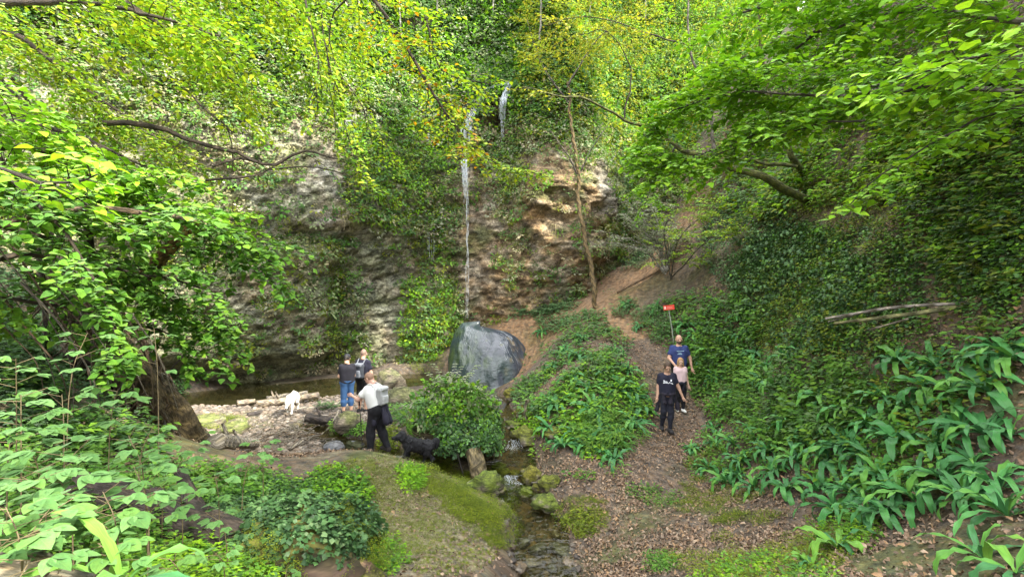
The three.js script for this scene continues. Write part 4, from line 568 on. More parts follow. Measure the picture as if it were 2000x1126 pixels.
[[1052, 1078, .16, 'rounded grey stone standing out of the brook'], [1040, 1108, .17, 'tan rounded stone in the brook at the bottom edge'], [1095, 1078, .17, 'angular wet stone at the right of the brook'], [1012, 1112, .12, 'small dark stone at the left of the brook bottom'], [1022, 1062, .12, 'low dark wet stone in the brook'], [1112, 1105, .14, 'brown stone by the right bank of the brook'], [1078, 1112, .1, 'small wet stone between two larger brook stones'], [1085, 1045, .12, 'dark stone on the brook margin below the gravel nose']].forEach(([px, py, a, l], k) => rock('brook_stone', l, hit(px, py), a, a * .6, a * .8, { wet: 1, detail: 4, amp: .55, col: k % 2 ? RGB(.25, .19, .13) : RGB(.19, .17, .15), up: .35 }, 'wet stones in the lower brook'));
{ const g = thing('boulder', 'reddish moss capped boulder at the bottom edge left of the mound', 'boulder', null, W(675, 1165, 4.6)); part('stone', rockGeo(35, .42, .3, .38, { col: RGB(.27, .15, .1), moss: .8, mossCol: RGB(.17, .175, .02), detail: 5, amp: .4 }), stoneMat, g); grow(g, V(0, 0, 0), { name: 'moss', geo: clumpGeo(73, 30, .13, .08), mat: dullLeaf, seed: 74, n: 420, rx: .41, ry: .29, rz: .37, depth: .04, s0: .05, s1: .1, pal: ['moss'], where: (n) => fbm(n.x * 2, n.y * 2, n.z * 2 + 3, 3) + n.x * -.4 > -.05 }); }
{ const g = thing('ivy_boulder', 'reddish boulder draped with dark ivy and yellow moss on the left bank', 'boulder', null, W(560, 1092, 4.9)); part('stone', rockGeo(55, .85, .5, .6, { col: RGB(.17, .105, .07), moss: .85, mossCol: RGB(.17, .17, .02), detail: 5, amp: .42 }), stoneMat, g);
  grow(g, V(0, .05, 0), { name: 'ivy', geo: clumpGeo(71, 9, .5, .5, { fold: .1 }), mat: glossLeaf, seed: 72, n: 1500, rx: .86, ry: .52, rz: .62, depth: .05, s0: .08, s1: .14, pal: ['ivy', 'cool', 'ivy'], where: (n) => n.y > -.2 + .7 * fbm(n.x * 2, n.y * 2, n.z * 2, 2) }); grow(g, V(0, 0, 0), { name: 'moss', geo: clumpGeo(75, 30, .13, .08), mat: dullLeaf, seed: 76, n: 1800, rx: .86, ry: .5, rz: .62, depth: .03, s0: .06, s1: .12, pal: ['moss'], where: (n) => fbm(n.x * 2.3, n.y * 2.3, n.z * 2.3 + 3, 3) > -.3 }); }
const fallMat = new THREE.MeshPhysicalMaterial({ color: RGB(.9, .93, .96), roughness: .4, transmission: .78, thickness: 0, side: THREE.DoubleSide });
// tufa dome the fall runs over
{
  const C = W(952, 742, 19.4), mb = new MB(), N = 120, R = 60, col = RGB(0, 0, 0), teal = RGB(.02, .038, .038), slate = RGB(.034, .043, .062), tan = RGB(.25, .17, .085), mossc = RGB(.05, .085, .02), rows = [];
  for (let j = 0; j <= R; j++) { const v = j / R, row = []; for (let i = 0; i <= N; i++) { const a = i / N * 6.2832, ca = Math.cos(a), sa = Math.sin(a);
    const prof = Math.pow(v, .84), y = 2.3 * (1 - v * v) - .24 + .06 * (1 - v) - .2 * (1 - v) * ca;
    const lump = .16 * fbm(ca * 1.3 + 4, sa * 1.3, v * 1.3, 3), fl = lump * Math.min(1, v * 2) + .05 * fbm(a * 5.1, v * 1.1, 3, 3) * v + .06 * fbm(ca * 4, sa * 4, v * 5, 3) + .022 * fbm(a * 16, v * 3, 9, 2) * v;
    const rx = (ca < 0 ? 1.62 : 2.2) * prof + .62 * sm(0, .16, v) * (1 - v), rz = 1.5 * prof;
    const x = ca * rx * (1 + fl) - .3 * (1 - v), z = sa * rz * (1 + fl), n = fbm(x * 2.4, y * .7, z * 2.4, 4), n2 = fbm(x * 5, y * 1.2, z * 5, 3);
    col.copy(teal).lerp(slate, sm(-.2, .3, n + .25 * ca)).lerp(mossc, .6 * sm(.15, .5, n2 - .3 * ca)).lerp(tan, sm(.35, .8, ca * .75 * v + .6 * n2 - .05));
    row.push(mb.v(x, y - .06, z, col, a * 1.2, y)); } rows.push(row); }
  const fm = new MB(), fr = rng(19), at = (i, j) => { const q = rows[clamp(Math.round(j), 0, R)][((Math.round(i) % N) + N) % N] * 3; return V(mb.p[q], mb.p[q + 1] + .004, mb.p[q + 2] + .012); };
  for (let k = 0; k < 26; k++) { const i0 = [14, 18, 32, 38, 40][k % 5] + (fr() - .5) * 9, j0 = 3 + 25 * fr(), j1 = j0 + 8 + 22 * fr(), pts = []; for (let q = 0; q <= 8; q++) pts.push(at(i0 + 1.4 * vn(q * .5, k, 2), lerp(j0, j1, q / 8))); fm.tube(curve(pts, 20), (t) => .007 * Math.max(.1, Math.abs(vn(t * 12, k, 5)) * 1.3), 4, false); }
  for (let j = 0; j < R; j++) for (let i = 0; i < N; i++) mb.q(rows[j][i], rows[j][i + 1], rows[j + 1][i + 1], rows[j + 1][i]);
  const g = thing('tufa_dome', 'dark wet dome of rock at the foot of the waterfall', 'rock', null, V(C.x, 0, C.z));
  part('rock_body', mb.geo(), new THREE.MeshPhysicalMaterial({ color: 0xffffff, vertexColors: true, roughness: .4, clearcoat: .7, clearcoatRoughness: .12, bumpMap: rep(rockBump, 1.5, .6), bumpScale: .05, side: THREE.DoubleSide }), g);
  part('water_film', fm.geo(), fallMat, g, { kind: 'stuff' });
}
// waterfall
function cliffHit(px, py) { let best = null, bd = 1e9; for (let j = 0; j < CH; j++) for (let i = 180; i < 480; i++) { const P = cliffGrid[j][i], e = Math.hypot(1000 + FOC * P.x / -P.z - px, 563 - FOC * (P.y - EYE) / -P.z - py) - P.z * .25; if (e < bd) { bd = e; best = P; } } return best; }
{
  const r = rng(14), mb = new MB();
  const sOf = (x) => { let lo = .07, hi = .92; for (let k = 0; k < 40; k++) { const m = (lo + hi) / 2; CL.getPointAt(m).x < x ? lo = m : hi = m; } return lo; };
  const on = (x, h) => cliffPoint(sOf(x), h).P.clone().add(V(0, 0, x > -.7 ? .5 : .28));
  const run = (list, n, w, r0) => { const base = list.map(([x, h]) => on(x, h)); for (let k = 0; k < n; k++) { const o = (r() - .5) * w; mb.tube(curve(base.map((p) => p.clone().add(V(o + (r() - .5) * w * .4, (r() - .5) * .08, .06 * r()))), 26), (t) => r0 * (.35 + .9 * Math.abs(vn(t * 9, k, 3))), 5, false); } return base[base.length - 1]; };
  const drop = (p, y1, n, w, r0) => { for (let k = 0; k < n; k++) { const o = (r() - .5) * w, y2 = lerp(p.y, y1, .4 + .6 * r()), pts = []; for (let q = 0; q <= 24; q++) { const t = q / 24; pts.push(V(p.x + o * (1 - .5 * t) + .02 * vn(t * 8, k, 2), lerp(p.y, y2, t), p.z + .06 * Math.sqrt(t) + .03 * vn(t * 6, k, 7))); } mb.tube(pts, (t) => r0 * (1 - .6 * t) * (.3 + .9 * Math.abs(vn(t * 14, k, 4))), 5, false); } };
  run([[-.25, 13.3], [-.9, 13.2], [-1.35, 12.7], [-1.75, 12], [-2, 11.3], [-2.05, 10.9]], 16, .34, .012);
  const la = run([[-.1, 13.3], [-.32, 12.9], [-.45, 12.3], [-.5, 11.7]], 24, .28, .015); drop(la, la.y - 1.5, 12, .2, .011);
  const lb = on(-2.05, 10.9), zf = Math.max(lb.z, on(-2.05, 9.6).z, on(-2.05, 9).z) + .1; lb.z = Math.max(lb.z, zf - .25); drop(lb, 8.9, 18, .5, .010);
  drop(V(-2.1, 9.35, zf), 7.4, 20, .34, .014);
  for (let k = 0; k < 3; k++) { const pts = []; for (let q = 0; q <= 70; q++) { const t = q / 70; pts.push(V(-2.03 + k * .035 + .03 * vn(t * 14, k, 5), lerp(8.4, 2.3, t), zf + .15 * t + .02 * vn(t * 16, k, 2))); } mb.tube(pts, (t) => .013 * (1 - .4 * t) * Math.max(.06, Math.abs(vn(t * 40, k, 9)) * 1.5), 5, false); }
  for (let k = 0; k < 12; k++) { const p0 = cliffHit(838 + 14 * r(), 452); const s = V(p0.x, p0.y, p0.z + .3), L = .6 + .8 * r(); mb.tube([s, V(s.x, s.y - L * .5, s.z), V(s.x, s.y - L, s.z)], (t) => .005 * (.3 + Math.abs(vn(t * 20, k))), 4, false); }
  setting('waterfall_water', mb.geo(), fallMat, 'thin white waterfall coming down over the mossy lip');
}
// small cascades of the brook
{ const r = rng(15), mb = new MB(); for (const [i, n] of [[3, 26], [5, 28]]) { const a = BROOK[i], b = BROOK[i + 1]; for (let k = 0; k < n; k++) { const o = (r() + r() - 1) * .2, t0 = .15 + r() * .5, t1 = Math.min(1, t0 + .15 + .3 * r()), pts = []; for (let q = 0; q <= 4; q++) { const t = lerp(t0, t1, q / 4); pts.push(V(lerp(a[0], b[0], t) + o * (.6 + t) + (r() - .5) * .07, lerp(a[2], b[2], sm(.3, .7, t)) + .025 + .02 * r(), lerp(a[1], b[1], t) + (r() - .5) * .05)); } mb.tube(pts, (t) => (.002 + .005 * r()) * (1 - .5 * t), 5, true); } } setting('cascade_water', mb.geo(), fallMat, 'white water of two small steps in the brook'); }
// ---------- wood ----------
const woodPale = bark(RGB(.36, .29, .22)), woodGrey = bark(RGB(.40, .35, .29)), woodDark = bark(RGB(.075, .06, .055)), woodBrown = bark(RGB(.24, .155, .09));
function logThing(name, label, cat, pts, r, mat, group, knots = 2, sides = 12) { const base = pts[0].clone(), g = thing(name, label, cat, group, base), C = curve(pts.map((p) => p.clone().sub(base)), 18); const tk = part('trunk', new MB().tube(C, r, sides, true, .22, base.x * 7).geo(), mat, g); for (let k = 0; k < knots; k++) { const i = 4 + Math.floor(hash(k, Math.floor(base.x * 50), 3) * 11), p = C[i], d = V(hash(k, 5, 1) - .5, .7, hash(k, 6, 1) - .3).normalize(), rr = lerp(r[0], r[1], i / 18); part('branch_stub', new MB().tube([p, p.clone().addScaledVector(d, rr * 2), p.clone().addScaledVector(d, rr * 3.2).add(V(.01, .02, 0))], [rr * .35, rr * .2], 6).geo(), mat, tk); } return g; }
logThing('driftwood_log', 'long pale driftwood log lying behind the white dog', 'log', [W(500, 793, 14).setY(.14), W(560, 783, 14.4).setY(.17), W(622, 770, 15).setY(.2)], [.13, .09], woodPale, null, 2);
logThing('driftwood_log', 'short pale log end to the left of the long driftwood log', 'log', [W(462, 790, 14.2).setY(.12), W(498, 783, 14.5).setY(.13)], [.09, .07], woodPale, null, 0);
logThing('driftwood_log', 'thin log in the pool behind the long driftwood log', 'log', [W(520, 780, 15.2).setY(.05), W(600, 768, 16).setY(.07)], [.06, .05], woodGrey, null, 1);
logThing('driftwood_log', 'slender grey log leading to the feet of the jeans wearer', 'log', [W(575, 803, 13.6).setY(.09), W(620, 795, 13.7).setY(.12), W(672, 783, 14).setY(.16)], [.05, .07], woodGrey, null, 0);
logThing('dark_log', 'dark charred log behind the twig heap', 'log', [hit(600, 836).setY(.16), hit(655, 822).setY(.2)], [.12, .1], woodDark, null, 1);
logThing('dark_log', 'short dark log on the gravel left of the white dog', 'log', [hit(482, 812).setY(.09), hit(512, 808).setY(.1)], [.07, .08], woodDark, null, 0);
logThing('crooked_branch', 'long crooked grey branch lying across the near beach', 'branch', [hit(565, 880).add(V(0, .04, 0)), hit(600, 862).add(V(0, .07, 0)), hit(640, 846).add(V(0, .1, 0)), hit(652, 830).add(V(0, .14, 0)), hit(662, 815).add(V(0, .2, 0))], [.03, .02], woodGrey, null, 2, 8);
logThing('rotten_log', 'rotten log beside the twig heap near the left bank', 'log', [hit(420, 875).add(V(0, .08, 0)), hit(500, 875).add(V(0, .1, 0))], [.13, .09], woodGrey, null, 2);
logThing('pale_stake', 'pale broken stake standing beside the upper cascade', 'stake', [hit(1026, 833).add(V(0, -.1, 0)), W(1027, 800, 12.1), W(1030, 780, 12.1)], [.06, .05], woodPale, null, 0, 8);
logThing('fallen_stick', 'stick lying on the stones right of the lower cascade', 'stick', [hit(1095, 938).add(V(0, .03, 0)), hit(1062, 950).add(V(0, .1, 0)), hit(1020, 955).add(V(0, .12, 0))], [.025, .012], woodGrey, null, 1, 6);
logThing('fallen_stick', 'brown stub of wood among the ferns of the green mound', 'stick', [hit(1125, 800).add(V(0, .1, 0)), hit(1150, 788).add(V(0, .22, 0))], [.05, .04], woodBrown, null, 0, 8);
logThing('trail_log', 'dark log edging the upper trail', 'log', [hit(1205, 575).add(V(0, .08, 0)), hit(1290, 532).add(V(0, .1, 0))], [.045, .04], woodBrown, null, 0);
{ // heap of twigs
  const r = rng(44), c = hit(588, 856), g = thing('twig_heap', 'tangled heap of grey driftwood twigs on the beach', 'twig heap', null, c);
  for (let k = 0; k < 190; k++) { const a = r() * 6.283, q = Math.sqrt(r()), x = Math.cos(a) * q * 1.25, z = Math.sin(a) * q * .85, y = gy(c.x + x, c.z + z) - c.y + .03 + .4 * (1 - q) * r(), b = r() * 6.283, L = .18 + .4 * r(), d = V(Math.cos(b), (r() - .4) * .5, Math.sin(b)), p = V(x, y, z); part('twig', new MB().tube([p.clone().addScaledVector(d, -L / 2), p.clone().add(V((r() - .5) * .08, (r() - .3) * .06, (r() - .5) * .08)), p.clone().addScaledVector(d, L / 2)], [.007 + .012 * r(), .005], 5).geo(), k % 3 ? woodGrey : k % 2 ? woodPale : woodBrown, g); }
}
// fallen poles on the right bank
{ const e = hit(1892, 592), d = -e.z; 
  logThing('fallen_pole', 'uppermost grey pole lying out from the right bank', 'pole', [e, W(1750, 600, d + .25), W(1612, 622, d + .6)], [.022, .018], woodGrey, 'fallen poles on the right bank', 0, 8);
  logThing('fallen_pole', 'mossy thick pole below the uppermost grey pole', 'pole', [e.clone().add(V(.05, -.02, 0)), W(1780, 613, d + .1), W(1630, 631, d + .5)], [.035, .02], bark(RGB(.25, .24, .1)), 'fallen poles on the right bank', 1, 8);
  logThing('fallen_pole', 'thin pole wedged between the two long ones', 'pole', [W(1720, 602, d + .34), W(1618, 628, d + .62)], [.012, .01], woodGrey, 'fallen poles on the right bank', 0, 6);
  logThing('fallen_pole', 'short thin pole lying lowest under the mossy one', 'pole', [W(1775, 622, d), W(1698, 644, d + .2)], [.011, .01], woodPale, 'fallen poles on the right bank', 0, 6); }
// the ivy bush on its stump
{
  const c = W(885, 835, 10.65), g = thing('ivy_bush', 'dense rounded bush of ivy and bramble in the middle of the gorge', 'bush', null, c);
  part('core', rockGeo(91, .9, .62, .7, { col: RGB(.17, .125, .08), moss: .4, detail: 4 }), stoneMat, g);
  grow(g, V(.1, -.02, .1), { name: 'ivy', geo: clumpGeo(81, 8, .5, .46, { fold: .1 }), mat: glossLeaf, seed: 82, n: 2600, rx: 1.02, ry: .86, rz: .85, depth: .22, s0: .09, s1: .16, pal: ['ivy', 'mid', 'cool', 'ivy'], where: (n) => n.y < .75 });
  grow(g, V(-.05, .12, 0), { name: 'bramble_foliage', geo: clumpGeo(83, 9, .55, .34), mat: whiteLeaf, seed: 84, n: 1100, rx: 1.0, ry: .9, rz: .85, depth: .3, s0: .12, s1: .24, pal: ['herb', 'spring', 'pale', 'herb'], where: (n, r) => n.y > .1 + .3 * r() });
  grow(g, V(-.45, .1, .3), { name: 'grass', geo: grassGeo(85, 16, 1.2), mat: dullLeaf, seed: 86, n: 60, rx: .6, ry: .6, rz: .5, depth: .2, s0: .3, s1: .5, pal: ['moss', 'straw', 'herb'] });
  const s = hit(934, 938), t = thing('tree_stump', 'tan bark covered stump leaning under the ivy bush', 'stump', null, s); part('trunk', new MB().tube(curve([V(.02, -.12, 0), V(0, .12, 0), V(-.07, .42, -.05), V(-.12, .62, -.12)], 12), [.19, .15], 14, true, .25, 5).geo(), bark(RGB(.34, .27, .15)), t); for (let k = 0; k < 5; k++) { const a = k * 1.3 + .4; part('root', new MB().tube([V(Math.cos(a) * .1, .08, Math.sin(a) * .1), V(Math.cos(a) * .22, -.02, Math.sin(a) * .22), V(Math.cos(a) * .36, -.1, Math.sin(a) * .36)], [.05, .02], 6).geo(), woodBrown, t); }
  logThing('fallen_stick', 'thin dark stick propped against the ivy bush left of the stump', 'stick', [hit(908, 938), W(893, 885, 9.5)], [.014, .01], woodDark, null, 0, 6);
  const sp = thing('bramble', 'loose bramble sprays rising in front of the dark wet dome', 'bramble', null, W(880, 790, 10.4)); const r = rng(31), lm = leafMats('pale'); for (let k = 0; k < 18; k++) { const a = W(790 + 11 * k, 705 + (k < 4 || k > 13 ? 60 : 0) + 40 * r(), 10.3 + .5 * r()).sub(sp.position), b = V((r() - .5) * .8 + a.x * .3, .1, (r() - .5) * .4), C = curve([b, a.clone().multiplyScalar(.6).add(V(0, .1, 0)), a], 8); part('cane', new MB().tube(C, [.006, .003], 4).geo(), barkMats.pale, sp); for (let q = 2; q <= 8; q++) for (const sg of [-1, 1]) { const m = part('leaf', beechLeaf, lm[(q + k) % 8], sp); basis(C[q], V(sg * (.5 + r()), .1 - .4 * r(), r() - .5), V(0, 1, .2), .06 + .04 * r()).decompose(m.position, m.quaternion, m.scale); } }
}
// leaning root mass on the left
{
  const b = W(262, 770, 8.2), g = thing('uprooted_tree', 'uprooted tree base with dark fibrous roots leaning on the left bank', 'tree stump', null, b), r = rng(61), rel = (px, py, d) => W(px, py, d).sub(b);
  part('trunk', new MB().tube(curve([rel(100, 520, 7.4), rel(190, 620, 7.7), rel(255, 710, 8), rel(310, 800, 8.3), rel(372, 885, 8.7)], 30), (t) => .18 + .10 * Math.sin(t * 3) + .14 * t, 26, true, .55, 3).geo(), bark(RGB(.16, .12, .06), { bumpScale: .05 }), g);
  part('earth_mass', rockGeo(17, 1.5, .8, .9, { col: RGB(.14, .10, .065), amp: .5, detail: 5 }).translate(-1.5, .25, -.2), stoneMat, g);
  { const C = new THREE.CatmullRomCurve3([rel(100, 520, 7.4), rel(190, 620, 7.7), rel(255, 710, 8), rel(310, 800, 8.3), rel(372, 885, 8.7)]); for (let k = 0; k < 70; k++) { const a0 = r() * 6.283, t0 = .1 + .6 * r(), t1 = Math.min(1, t0 + .2 + .3 * r()), pts = []; for (let q = 0; q <= 7; q++) { const t = lerp(t0, t1, q / 7), p = C.getPoint(t), R = (.18 + .10 * Math.sin(t * 3) + .14 * t) * (1.02 + .1 * r()), an = a0 + .5 * Math.sin(q * .9 + k); pts.push(p.add(V(Math.cos(an) * R * .8, Math.cos(an) * R * .5 + .02, Math.sin(an) * R))); } part('root', new MB().tube(pts, [.012 + .02 * r(), .006], 5).geo(), k % 3 ? barkMats.brown : woodGrey, g); } }
  for (let k = 0; k < 90; k++) { const t = r(), p = rel(lerp(110, 350, t), lerp(540, 850, t), lerp(7.3, 8.4, t) - .35 * r()), L = .4 + .8 * r(), d = V(r() * .9 - .5, -.75, r() * .5), pts = [p]; for (let q = 1; q < 6; q++) { d.x += (r() - .5) * .5; d.z += (r() - .5) * .4; pts.push(pts[q - 1].clone().addScaledVector(d, L / 5)); } part('root', new MB().tube(pts, [.012 + .02 * r(), .004], 5).geo(), k % 3 ? barkMats.brown : barkMats.grey, g); }
  logThing('broken_trunk', 'snapped brown trunk sticking up out of the hazel leaves', 'trunk', [W(235, 590, 7.4), W(300, 520, 6.9), W(345, 470, 6.6), W(390, 424, 6.4)], [.11, .06], bark(RGB(.34, .2, .08)), null, 1);
  logThing('dead_branch', 'thin dead branch leaning before the layered rock', 'branch', [W(330, 725, 8.6), W(360, 690, 8.6), W(393, 650, 8.6)], [.014, .01], woodDark, null, 1, 6);
  logThing('rotten_log', 'dark rotten trunk lying under the brambles in the near left', 'log', [W(120, 990, 4.1), W(250, 1010, 4.3), W(420, 1055, 4.6), W(520, 1080, 5)], [.3, .22], bark(RGB(.075, .055, .045), { bumpScale: .04 }), null, 1, 16);
  const bare = thing('bare_shrub', 'leafless pale stems arching over the dark root hollow', 'shrub', null, W(60, 720, 5.4)); for (let k = 0; k < 12; k++) { const x0 = 10 + 22 * k, p = [W(x0 - 80, 470 + 100 * r(), 5.2), W(x0, 590 + 60 * r(), 5.3), W(x0 + 60, 680 + 60 * r(), 5.4), W(x0 + 60 + 40 * r(), 800, 5.6)].map((q) => q.sub(bare.position)); part('stem', new MB().tube(curve(p, 12), [.006 + .01 * r(), .004], 5).geo(), k % 2 ? barkMats.grey : barkMats.brown, bare); }
}
// red signpost
{
  const b = hit(1318, 672), d = -b.z, g = thing('trail_sign', 'small red trail sign on a thin grey post above the walkers', 'sign', null, b), t = W(1306, 602, d).sub(b);
  part('post', new MB().tube([V(0, -.2, 0), t.clone().multiplyScalar(.5), t], [.02, .018], 8).geo(), std(RGB(.27, .29, .24), .6), g);
  const cv = document.createElement('canvas'); cv.width = 256; cv.height = 128; const x = cv.getContext('2d'); x.fillStyle = '#d8402c'; x.fillRect(0, 0, 256, 128); x.fillStyle = '#f3e4da'; x.fillRect(12, 26, 10, 76); x.fillRect(42, 26, 10, 76); x.fillRect(12, 26, 40, 10); x.fillRect(12, 92, 40, 10); x.fillRect(27, 44, 9, 40); x.fillStyle = '#eeb9a6'; for (const [y, a, bb] of [[40, 80, 226], [66, 80, 190], [90, 80, 214]]) for (let q = a; q < bb; q += 13) x.fillRect(q, y, 9, 8);
  const tx = new THREE.CanvasTexture(cv); tx.colorSpace = THREE.SRGBColorSpace;
  const bd = part('board', new THREE.BoxGeometry(.33, .15, .025), std(RGB(.62, .07, .04), .5), g); bd.position.copy(t).add(V(0, .03, .03)); bd.rotation.z = .12; bd.rotation.y = -.15;
  const fc = part('lettering', new THREE.PlaneGeometry(.315, .135), std(0xffffff, .5, { map: tx }), bd); fc.position.z = .0145;
}

{ // dark stems rising on the far left
  const r = rng(66); [[-40, 120, 150, 345], [-30, 190, 90, 320], [-20, 260, 60, 420], [20, 150, 140, 300], [-60, 60, 70, 240]].forEach(([x0, y0, x1, y1], k) => { const d = 6.4 + .3 * k, b = W(x1, y1, d), f = W(x1 + 40, y1 + 330, d + .6), g = thing('slanting_stem', ['longest', 'lowest', 'shortest', 'thinnest', 'uppermost'][k] + ' of the dark stems slanting in at the far left edge', 'stem', 'dark stems slanting at the far left', f), rel = (p) => p.clone().sub(f); part('trunk', new MB().tube(curve([f, b, W((x0 + x1) / 2, (y0 + y1) / 2 + 8, d), W(x0, y0, d - .2)].map(rel), 18), [.05 - .006 * k, .02], 8, true, .2, k).geo(), barkMats.dark, g); const lm = leafMats('mid'); for (let q = 0; q < 10; q++) { const t = r(), m = part('leaf', hazelLeaf, lm[q % 8], g); basis(rel(W(lerp(x0, x1, t) + 30 * r(), lerp(y0, y1, t) + 20 * r(), d)), V(r() - .5, -.2, r() - .5), V(0, 1, .3), .08 + .03 * r()).decompose(m.position, m.quaternion, m.scale); } });
}
// ---------- people and dogs: smooth bodies meshed from tapered bones ----------
function surfaceNet(f, lo, hi, cell) {
  const n = [0, 1, 2].map((k) => Math.ceil((hi[k] - lo[k]) / cell) + 2), [nx, ny, nz] = n, F = new Float32Array(nx * ny * nz), at = (i, j, k) => i + nx * (j + ny * k);
  for (let k = 0; k < nz; k++) for (let j = 0; j < ny; j++) for (let i = 0; i < nx; i++) F[at(i, j, k)] = f(lo[0] + i * cell, lo[1] + j * cell, lo[2] + k * cell);
  const id = new Int32Array(nx * ny * nz).fill(-1), mb = new MB();
  for (let k = 0; k < nz - 1; k++) for (let j = 0; j < ny - 1; j++) for (let i = 0; i < nx - 1; i++) {
    let sx = 0, sy = 0, sz = 0, c = 0; const v = (a, b, d) => F[at(i + a, j + b, k + d)];
    const e = (a, b) => { const p = v(...a), q = v(...b); if ((p < 0) !== (q < 0)) { const t = p / (p - q); sx += a[0] + (b[0] - a[0]) * t; sy += a[1] + (b[1] - a[1]) * t; sz += a[2] + (b[2] - a[2]) * t; c++; } };
    for (const [a, b] of EDG) e(a, b);
    if (c) id[at(i, j, k)] = mb.v(lo[0] + (i + sx / c) * cell, lo[1] + (j + sy / c) * cell, lo[2] + (k + sz / c) * cell);
  }
  for (let k = 1; k < nz - 1; k++) for (let j = 1; j < ny - 1; j++) for (let i = 1; i < nx - 1; i++) {
    const p = F[at(i, j, k)] < 0, quad = (a, b, c, d, flip) => { if (a < 0 || b < 0 || c < 0 || d < 0) return; flip ? mb.q(a, d, c, b) : mb.q(a, b, c, d); };
    if (p !== F[at(i + 1, j, k)] < 0) quad(id[at(i, j - 1, k - 1)], id[at(i, j, k - 1)], id[at(i, j, k)], id[at(i, j - 1, k)], !p);
    if (p !== F[at(i, j + 1, k)] < 0) quad(id[at(i - 1, j, k - 1)], id[at(i - 1, j, k)], id[at(i, j, k)], id[at(i, j, k - 1)], !p);
    if (p !== F[at(i, j, k + 1)] < 0) quad(id[at(i - 1, j - 1, k)], id[at(i, j - 1, k)], id[at(i, j, k)], id[at(i - 1, j, k)], !p);
  }
  return mb.geo();
}
const EDG = (() => { const c = [], o = []; for (let k = 0; k < 8; k++) c.push([k & 1, k >> 1 & 1, k >> 2 & 1]); for (let a = 0; a < 8; a++) for (const b of [1, 2, 4]) if (!(a & b)) o.push([c[a], c[a | b]]); return o; })();
const cap = (x, y, z, a, b, r0, r1) => { const dx = b.x - a.x, dy = b.y - a.y, dz = b.z - a.z, t = clamp(((x - a.x) * dx + (y - a.y) * dy + (z - a.z) * dz) / (dx * dx + dy * dy + dz * dz + 1e-9)); return Math.hypot(x - a.x - dx * t, y - a.y - dy * t, z - a.z - dz * t) - lerp(r0, r1, t); };
const smin = (a, b, k) => { const h = Math.max(k - Math.abs(a - b), 0) / k; return Math.min(a, b) - h * h * k * .25; };
const bonesF = (bones, k, grow = 0) => (x, y, z) => { let d = 9; for (const [a, b, r0, r1] of bones) d = smin(d, cap(x, y, z, a, b, r0 + grow, r1 + grow), k); return d; };
function boxOf(bones, m) { const lo = [9, 9, 9], hi = [-9, -9, -9]; for (const [a, b, r0, r1] of bones) for (const [p, r] of [[a, r0], [b, r1]]) ['x', 'y', 'z'].forEach((c, i) => { lo[i] = Math.min(lo[i], p[c] - r - m); hi[i] = Math.max(hi[i], p[c] + r + m); }); return [lo, hi]; }
const paint = (g, f) => { const p = g.attributes.position, c = []; for (let k = 0; k < p.count; k++) { const q = f(p.getX(k), p.getY(k), p.getZ(k)); c.push(q.r, q.g, q.b); } g.setAttribute('color', new THREE.Float32BufferAttribute(c, 3)); return g; };
const cloth = (c, o = {}) => std(c, .9, o);
